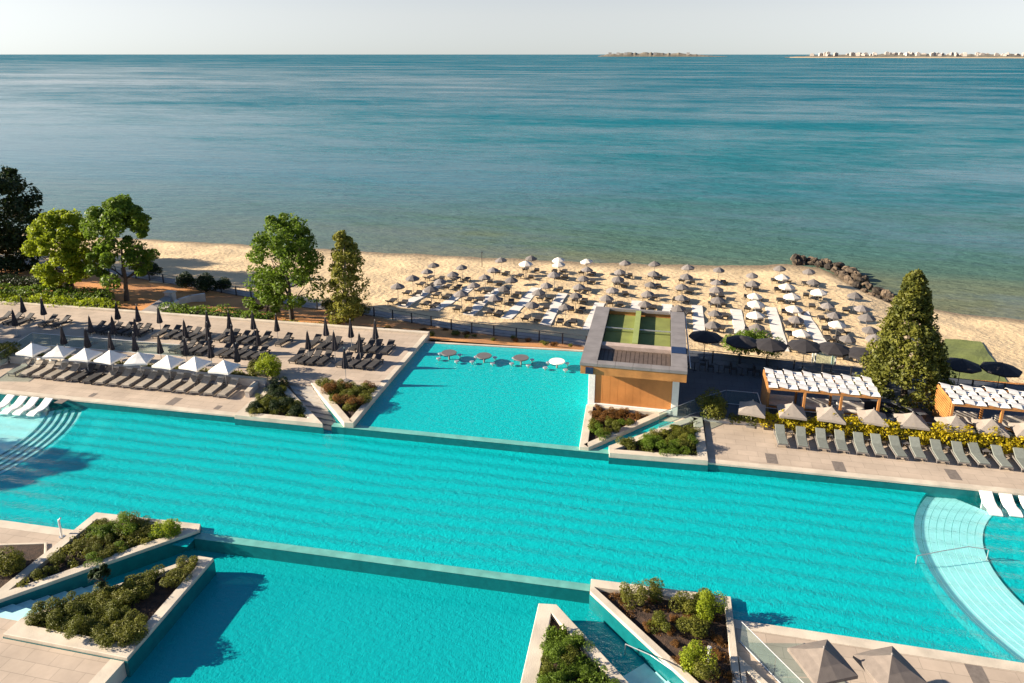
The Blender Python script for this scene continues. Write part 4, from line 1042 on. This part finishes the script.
for i, (px, py, s_) in enumerate([(152, 276, 1.2), (186, 288, 1.3), (206, 292, 1.5), (224, 290, 1.0), (330, 312, .9), (346, 313, 1.2), (362, 316, .8)]):
    z = -.7; c = at(px, py, z)
    shrub(['dark shrub under the split crowned tree', 'dark shrub left of the small dark tree by the railing', 'dark bushy shrub by the curved white wall', 'dark shrub right of the curved white wall by the railing', 'dark shrub left of the poplar foot', 'dark shrub at the poplar foot', 'dark shrub right of the poplar foot'][i], (c.x, c.y, z), s_*1.5, 'leaf_dark' if i < 4 else 'leaf_olive', 0)
# garden hedges on the slope at left
hedge('yellow-green low hedge directly behind the terrace kerb at left', (-72, 54.2), (-50.5, 55.2), 1.9, .35, 1.0, 'leaf_lime', size=.22, dens=110)
hedge('mid green clipped hedge in the second row behind the left terrace', (-74, 57.0), (-53, 57.6), 2.0, .25, 1.1, 'leaf_mid', size=.22, dens=110)
hedge('dark clipped hedge in the third row at far left', (-80, 60.6), (-61, 60.8), 2.0, .1, 1.1, 'leaf_dark', size=.22, dens=100)
hedge('green mixed hedge behind the terrace kerb right of the ramp', (-45.5, 55.5), (-34.5, 55.8), 1.9, .35, .95, 'leaf_mid', size=.2, dens=110)
hedge('low green groundcover strip between ramp hedge and poplar', (-34.2, 55.4), (-29.3, 55.5), 1.3, .35, .25, 'leaf_lime', size=.16, dens=120)
hedge('thin yellow-green hedge on top of the wall below the white umbrellas', (-49.3, 43.55), (-28.6, 43.8), .6, .78, .42, 'leaf_olive', size=.13, dens=190)
hedge('golden yellow hedge on the wall below the grey-beige umbrellas', (7.2, 44.38), (27, 44.38), .9, .62, 1.22, 'leaf_yellow', size=.15, dens=190)
hedge('low golden hedge between round olive bush and golden hedge', (5.2, 44.85), (7.3, 44.75), .6, .55, .7, 'leaf_olive', size=.14, dens=190)
# ramp path with low curved white walls
mb = MB(); mb.prism([tuple(at(*p, .3).xy) for p in ((139, 314), (157, 318), (172, 300), (166, 297))], -.8, .47); struct(mb, 'ramp_path', 'promenade')
t = thing('curved_wall', 'low curved white wall beside the ramp path at left', 'wall')
mb = MB(); pts = [at(*p, .6) for p in ((160, 314), (168, 306), (178, 299.5), (190, 295.5), (204, 293.5))]
for a, b in zip(pts, pts[1:]): mb.obox(((a.x+b.x)/2, (a.y+b.y)/2), (b-a).xy, (b-a).length/2+.08, .16, -.8, .62)
mb.build('wall_body', 'render', t)
t = thing('gate_pillar', 'short white pillar at the top of the ramp path', 'pillar', (*at(170.5, 297, .2).xy, -.4)); MB().box(-.45, .45, -.3, .3, 0, 1.1).build('pillar_body', 'render', t, bevel=.03); MB().box(-.52, .52, -.37, .37, 1.1, 1.2).build('cap', 'coping', t)
# slope shrubs
k = 0
for i in range(26):
    x = random.uniform(-30, -6); y = random.uniform(55.6+.03*(x+20), prom_y(x)-.6); z = -.25
    k += 1
    shrub('low rust brown ground shrub on the orange mulch slope behind the pools', (x, y, .35-(y-55)*.28), random.uniform(.35, .6), random.choice(['leaf_rust', 'leaf_rust', 'leaf_olive']), 0, group='ground shrubs on the mulch slope', sz=.7)
# bush behind the railing at right
for i, (px, py, s_) in enumerate([(735, 358, 1.0), (747, 358, 1.2), (760, 359.5, 1.1), (774, 361, .9)]):
    c = at(px, py, .3)+Vector((0, 1.2, 0)); shrub(f'green bush beyond the plaza railing below the black parasols, {nth(i+1)} from the left', (c.x, c.y, .2), s_*1.7, 'leaf_mid', 0, group='green bushes beyond the plaza railing')
# ------------------------------------------------------------------ planting in the planters
def spot(poly, x, y): return inside(poly, x, y)
def fill(poly, z, n, kinds, sizes, labelf, group, mind=.5, bias=None):
    xs_ = [p[0] for p in poly]; ys_ = [p[1] for p in poly]; out = []; tries = 0
    while len(out) < n and tries < 5000:
        tries += 1
        x = random.uniform(min(xs_), max(xs_)); y = random.uniform(min(ys_), max(ys_))
        if y < 17 or not inside(poly, x, y): continue
        if bias and not bias(x, y): continue
        if any((x-a)**2+(y-b)**2 < mind**2 for a, b, _ in out): continue
        out.append((x, y, random.uniform(*sizes)))
    for i, (x, y, s_) in enumerate(sorted(out)):
        m = random.choice(kinds); shrub(labelf(m, i), (x, y, z), s_, m, random.choice((0, 1)), group=group, sz=random.uniform(.6, .85))
cn = {'leaf_lime': 'yellow-green', 'leaf_mid': 'mid green', 'leaf_dark': 'dark green', 'leaf_olive': 'olive green', 'leaf_rust': 'rusty brown', 'leaf_shrub': 'deep green', 'leaf_yellow': 'golden'}
def lab(where): return lambda m, i: f'{cn[m]} shrub {where}, {nth(i+1)} from left'
fill(PA, .5, 16, ['leaf_shrub', 'leaf_olive', 'leaf_dark'], (.75, 1.05), lab('in the planter beside the terrace stairs'), 'shrubs beside the terrace stairs', .45)
fill(PB, .62, 22, ['leaf_olive', 'leaf_olive', 'leaf_shrub', 'leaf_rust'], (.65, .95), lab('in the planter by the upper pool left edge'), 'shrubs by the upper pool left edge', .45, lambda x, y: y > 41)
fill(PC, .5, 10, ['leaf_rust'], (.5, .7), lab('in the planter below the pool bar'), 'rusty shrubs below the pool bar', .4, lambda x, y: y > 43)
fill(PC, .5, 8, ['leaf_shrub', 'leaf_mid', 'leaf_olive'], (.6, .9), lab('lower down in the pool bar planter'), 'green shrubs below the pool bar', .45, lambda x, y: y < 43)
fill(PD, .5, 14, ['leaf_shrub', 'leaf_olive', 'leaf_mid'], (.7, 1.0), lab('in the planter beside the glass ramp rail'), 'shrubs beside the glass ramp rail', .5)
fill(PE, .02, 20, ['leaf_olive', 'leaf_shrub', 'leaf_olive', 'leaf_mid'], (.6, .9), lab('in the long planter at lower left'), 'shrubs in the long lower left planter', .55)
fill(PF, .02, 26, ['leaf_shrub', 'leaf_shrub', 'leaf_olive'], (.75, 1.0), lab('in the big planter at lower left'), 'shrubs in the big lower left planter', .5, lambda x, y: x < -22.6 or y < 21.8)
fill(PF, .02, 4, ['leaf_olive'], (.6, .85), lab('near the tip of the big lower left planter'), 'olive shrubs near the tip of the big planter', .6, lambda x, y: y > 22.5 and x > -22.6)
fill(PG, .02, 60, ['leaf_mid', 'leaf_mid', 'leaf_shrub'], (.62, .85), lab('in the pointed planter at bottom centre'), 'shrubs in the pointed planter', .36, lambda x, y: y < 25.0 and x > -4.0)
fill(PH, .02, 12, ['leaf_rust'], (.28, .42), lab('low on the soil of the lower right planter'), 'low rusty shrubs in the lower right planter', .4)
fill(PH, .02, 5, ['leaf_olive', 'leaf_shrub'], (.8, 1.05), lab('in the middle of the lower right planter'), 'shrubs in the lower right planter', .8, lambda x, y: 0 < x < 3 and y > 25.5)
for i, (px, py, s_, m, l_) in enumerate([(632, 606, 1.0, 'leaf_olive', 'tall olive shrub at the pointed left corner of the lower right planter'), (705, 618, 1.1, 'leaf_lime', 'bright yellow-green shrub at the right corner of the lower right planter'), (692, 668, 1.05, 'leaf_lime', 'spreading yellow-green shrub at the bottom of the lower right planter'), (700, 676, .9, 'leaf_olive', 'olive shrub beside the white lamp in the lower right planter')]):
    c = at(px, py, .05); shrub(l_, (c.x, c.y, .02), s_, m, 1)
for i, (px, py, s_, m, l_) in enumerate([(172, 538, 1.0, 'leaf_lime', 'bright yellow-green shrub at the right end of the long lower left planter'), (128, 532, .9, 'leaf_mid', 'fresh green rosette shrub by the top edge of the long lower left planter')]):
    c = at(px, py, .05); shrub(l_, (c.x, c.y, .02), s_, m, 1)
for i in range(7):
    x, y = -35+i*.95, 21.6+.42*i+random.uniform(-.5, .4)
    shrub(f'olive shrub in the bed on the left frame edge, {nth(i+1)} from left', (x, min(y, 23.6), .0), random.uniform(.8, 1.1), 'leaf_olive', 0, group='shrubs on the left frame edge')
def cover(label, poly, z, n, m, size, ht, keep=None):
    xs_ = [p[0] for p in poly]; ys_ = [p[1] for p in poly]; cl = []; tries = 0
    while len(cl) < n and tries < 20000:
        tries += 1; x = random.uniform(min(xs_), max(xs_)); y = random.uniform(max(17, min(ys_)), max(ys_))
        if not inside(poly, x, y) or (keep and not keep(x, y)): continue
        k = random.uniform(.16, .30); cl.append(((x, y, z+random.uniform(.3, 1)*ht*.6), (k, k, ht*.5), 85))
    o = leaves('ground_cover', m, cl, size); tag(o, label, 'ground cover', kind='stuff'); return o
cover('low green ground cover filling the pointed planter at bottom centre', PG, .02, 260, 'leaf_mid', .085, .5, lambda x, y: y < 25.3)
cover('low deep green ground cover in the big planter at lower left', PF, .02, 150, 'leaf_shrub', .085, .45, lambda x, y: x < -22.3 or y < 21.8)
cover('olive ground cover in the long planter at lower left', PE, .02, 90, 'leaf_olive', .085, .4, lambda x, y: x < -24)
cover('low rusty ground cover in the lower right planter', PH, .0, 45, 'leaf_rust', .07, .2)
cover('green ground cover in the planter beside the terrace stairs', PA, .48, 70, 'leaf_shrub', .085, .45)
cover('olive ground cover in the planter by the upper pool left edge', PB, .6, 70, 'leaf_olive', .085, .4, lambda x, y: y > 40.6)
cover('rusty ground cover in the planter below the pool bar', PC, .48, 40, 'leaf_rust', .075, .3, lambda x, y: y > 42.5)
cover('green ground cover in the planter beside the glass ramp rail', PD, .48, 60, 'leaf_shrub', .085, .4, lambda x, y: x > -.6)
# round bushes on the upper level
c = at(258, 386, TT); shrub('big round yellow-green bush at the right end of the left hedge', (-28.0, 44.6, TT-.05), 1.7, 'leaf_lime', 0, name='round_bush', cat='bush', sz=1.0)
shrub('smaller olive bush beside the big round yellow-green bush', (-29.3, 44.3, TT-.05), 1.2, 'leaf_olive', 0, name='round_bush', cat='bush')
shrub('olive bush at the far left end of the left hedge', (-50.4, 43.0, .5), 1.6, 'leaf_olive', 0, name='round_bush', cat='bush')
shrub('low olive bush on the left frame edge beside the left sun deck', (-52.6, 42.5, .4), 1.7, 'leaf_olive', 0, name='round_bush', cat='bush')
shrub('big round olive bush between the glass ramp rail and the right sun deck', (4.45, 45.0, .45), 1.75, 'leaf_olive', 0, name='round_bush', cat='bush')
c = at(104, 592, .02); t = tree('dwarf_palm', 'small shaded palm like shrub at the wedge of the big lower left planter', (c.x, c.y, 0), 1.5, .7, 'leaf_dark', 'bark', .45, 9, 60, .2)
# ------------------------------------------------------------------ small fittings
def handrail(label, pts, r=.022):
    t = thing('handrail', label, 'handrail', (0, 0, 0))
    mb = MB()
    for a, b in zip(pts, pts[1:]): mb.tube(a, b, r, n=6)
    mb.build('rail_tube', 'palemetal', t)
    for p_ in (pts[0], pts[-1]): MB().tube((p_[0], p_[1], p_[2]), (p_[0], p_[1], -.75), r, n=6).build('post', 'palemetal', t)
    return t
a, b, c = at(917, 556, .35), at(968, 551, .35), at(988, 553, .35)
handrail('thin metal handrail crossing the curved stairs at right', [(a.x, a.y, .35), ((a.x+b.x)/2, (a.y+b.y)/2, .5), (b.x, b.y, .6), (c.x, c.y, .55)])
handrail('metal handrail on the wedge stairs beside the lower right planter', [(-.45, 25.35, -.15), (.6, 24.3, .5), (1.7, 23.2, .85), (2.2, 22.7, .85)])
t = thing('pool_shower', 'slim white pole shower at the edge of the lower left deck', 'shower', (*at(62, 537, 0).xy, 0))
MB().tube((0, 0, 0), (0, 0, 1.05), .05, n=10).build('pole', 'white', t); MB().tube((0, 0, 1.0), (.25, -.1, 1.25), .04, n=8).build('arm', 'white', t); MB().lathe([(.14, 0), (.14, .04)], 12).build('base_plate', 'palemetal', t)
t = thing('bollard_lamp', 'short white bollard lamp among the shrubs of the lower right planter', 'lamp', (*at(708.5, 660, .1).xy, .02))
MB().tube((0, 0, 0), (0, 0, .55), .06, n=10).build('post', 'white', t); MB().lathe([(.075, .55), (.09, .58), (.09, .72), (.05, .76)], 12).build('lamp_head', 'white', t)
t = thing('curved_bar', 'dark curved bar counter under the conifer between the pergolas', 'bar counter')
mb = MB(); mt_ = MB()
arc_ring(mb, (15.2, 46.2), 2.35, 2.7, rad(20), rad(115), TU, TU+.72, 20); arc_ring(mt_, (15.2, 46.2), 2.25, 2.8, rad(19), rad(116), TU+.725, TU+.78, 20)
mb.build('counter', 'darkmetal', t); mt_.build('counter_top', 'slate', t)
# bistro tables and chairs along the plaza railing, in the shade
def bistro():
    t = thing('bistro_table', 'x', 'table', (0, 0, 0), 0, 'dark bistro tables along the plaza railing')
    MB().lathe([(.36, .72), (.36, .75)], 14).build('table_top', 'darkmetal', t); MB().lathe([(.22, 0), (.2, .03), (.03, .05), (.03, .72)], 10).build('stand', 'darkmetal', t); return t
def chair():
    t = thing('bistro_chair', 'x', 'chair', (0, 0, 0), 0, 'dark chairs along the plaza railing')
    MB().box(-.22, .22, -.22, .22, .43, .47).build('seat', 'blackfabric', t); MB().box(-.22, .22, .19, .23, .5, .88).build('backrest', 'blackfabric', t)
    for x in (-.19, .19):
        for y in (-.19, .2): MB().box(x-.018, x+.018, y-.018, y+.018, 0, .43).build('leg', 'darkmetal', t)
    return t
bt = bistro(); bc = chair()
for i, x in enumerate([3.2, 5.0, 6.7, 8.4, 10.2]):
    y = 53.0-.06*x
    place(bt, USED, (x, y, TU), 0, f'dark bistro table along the plaza railing, {nth(i+1)} from the left')
    place(bc, USED, (x-.6, y, TU), 1.6, f'dark chair left of the {nth(i+1)} bistro table along the plaza railing')
    place(bc, USED, (x+.6, y+.1, TU), -1.6, f'dark chair right of the {nth(i+1)} bistro table along the plaza railing')
# sofas under the pergolas
def sofa():
    t = thing('sofa', 'x', 'sofa', (0, 0, 0), 0, 'pale sofas under the pergolas')
    MB().box(-.9, .9, -.4, .4, .08, .28).build('base', 'wood', t); MB().box(-.88, .88, -.38, .3, .285, .45).build('seat_cushion', 'cushion', t, bevel=.04); MB().box(-.88, .88, .3, .45, .285, .8).build('back_cushion', 'cushion', t, bevel=.04)
    return t
so = sofa()
for i, (x, w_) in enumerate([(8.8, 'left end of the left pergola'), (11.05, 'middle of the left pergola'), (13.3, 'right end of the left pergola'), (20.2, 'left end of the right pergola'), (23.0, 'middle of the right pergola')]):
    place(so, USED, (x, 47.6, TU), 0, f'pale cushioned sofa in the shade at the {w_}')
# ------------------------------------------------------------------ far shore
def far(px, dist, z=0):
    a = math.atan2(px-CX, math.hypot(F, A))-yaw
    return Vector((math.sin(a)*dist, math.cos(a)*dist, z))
def ridge(name, px0, px1, dist, hts, depth, m):
    mb = MB(); n = len(hts)*6
    for i in range(n+1):
        f = i/n; px = px0+(px1-px0)*f; hh = float(np.interp(f, np.linspace(0, 1, len(hts)), hts))*(1+random.uniform(-.18, .18))
        a = far(px, dist); b = far(px, dist+depth*.5); c = far(px, dist+depth)
        mb.v += [(a.x, a.y, ZS-1), (a.x*1.004, a.y*1.004, ZS+hh*.35), (b.x, b.y, ZS+hh), (c.x, c.y, ZS-1)]
    for i in range(n):
        o = i*4
        for q in range(3): mb.f.append((o+q, o+4+q, o+5+q, o+1+q))
    struct(mb, name, m)
ridge('headland', 598, 728, 8200, [4, 30, 40, 38, 42, 34, 40, 32, 16, 8, 1], 500, 'farland')
ridge('far_coast', 785, 1100, 6200, [3, 14, 22, 26, 26, 30, 26, 24, 28, 24, 22, 20, 20], 900, 'farland')
mb = MB(); n = 40
for i in range(n+1):
    px = 790+310*i/n; a = far(px, 6120); b = far(px, 6230); mb.v += [(a.x, a.y, ZS+.5), (b.x, b.y, ZS+5), (b.x, b.y, ZS-2), (a.x, a.y, ZS-2)]
for i in range(n):
    o = i*4
    for q in range(4): mb.f.append((o+q, o+4+q, o+4+(q+1) % 4, o+(q+1) % 4))
struct(mb, 'far_beach', 'sand')
pxs = sorted([random.uniform(812, 1030) for _ in range(70)]+[random.gauss(822, 4) for _ in range(3)]+[random.gauss(902, 10) for _ in range(7)]+[random.gauss(940, 8) for _ in range(4)])
for i, px in enumerate(pxs):
    d = 6350+random.uniform(-60, 300); c = far(px, d); h_ = random.uniform(6, 20)*(1.25 if abs(px-905) < 25 or abs(px-822) < 7 else .9); w_ = random.uniform(6, 17)
    mb = MB(); mb.box(-w_, w_, -9, 9, -8, h_); mb.box(-w_*.5, w_*.4, -6, 6, h_+.02, h_+3.5)
    o = mb.build('far_building', 'farblock'); o.location = (c.x, c.y, ZS+19); o.rotation_euler = (0, 0, random.uniform(-.5, .5))
    tag(o, f'tiny pale building on the far shore, {nth(i+1)} from the left', 'building', 'buildings of the far town')
for i, px in enumerate([610, 618, 626, 655, 688]):
    c = far(px, 8240); mb = MB(); mb.box(-16, 16, -9, 9, -10, 14); mb.box(-16.5, 16.5, -9.5, 9.5, 14.02, 16)
    o = mb.build('far_building', 'farblock'); o.location = (c.x, c.y, ZS+28); tag(o, f'tiny pale building on the far headland, {nth(i+1)} from the left', 'building', 'buildings of the far headland')
# unused prototypes never stay behind
for o in list(bpy.data.objects):
    if o.get('label') == 'x':
        for ch in list(o.children_recursive): bpy.data.objects.remove(ch)
        bpy.data.objects.remove(o)
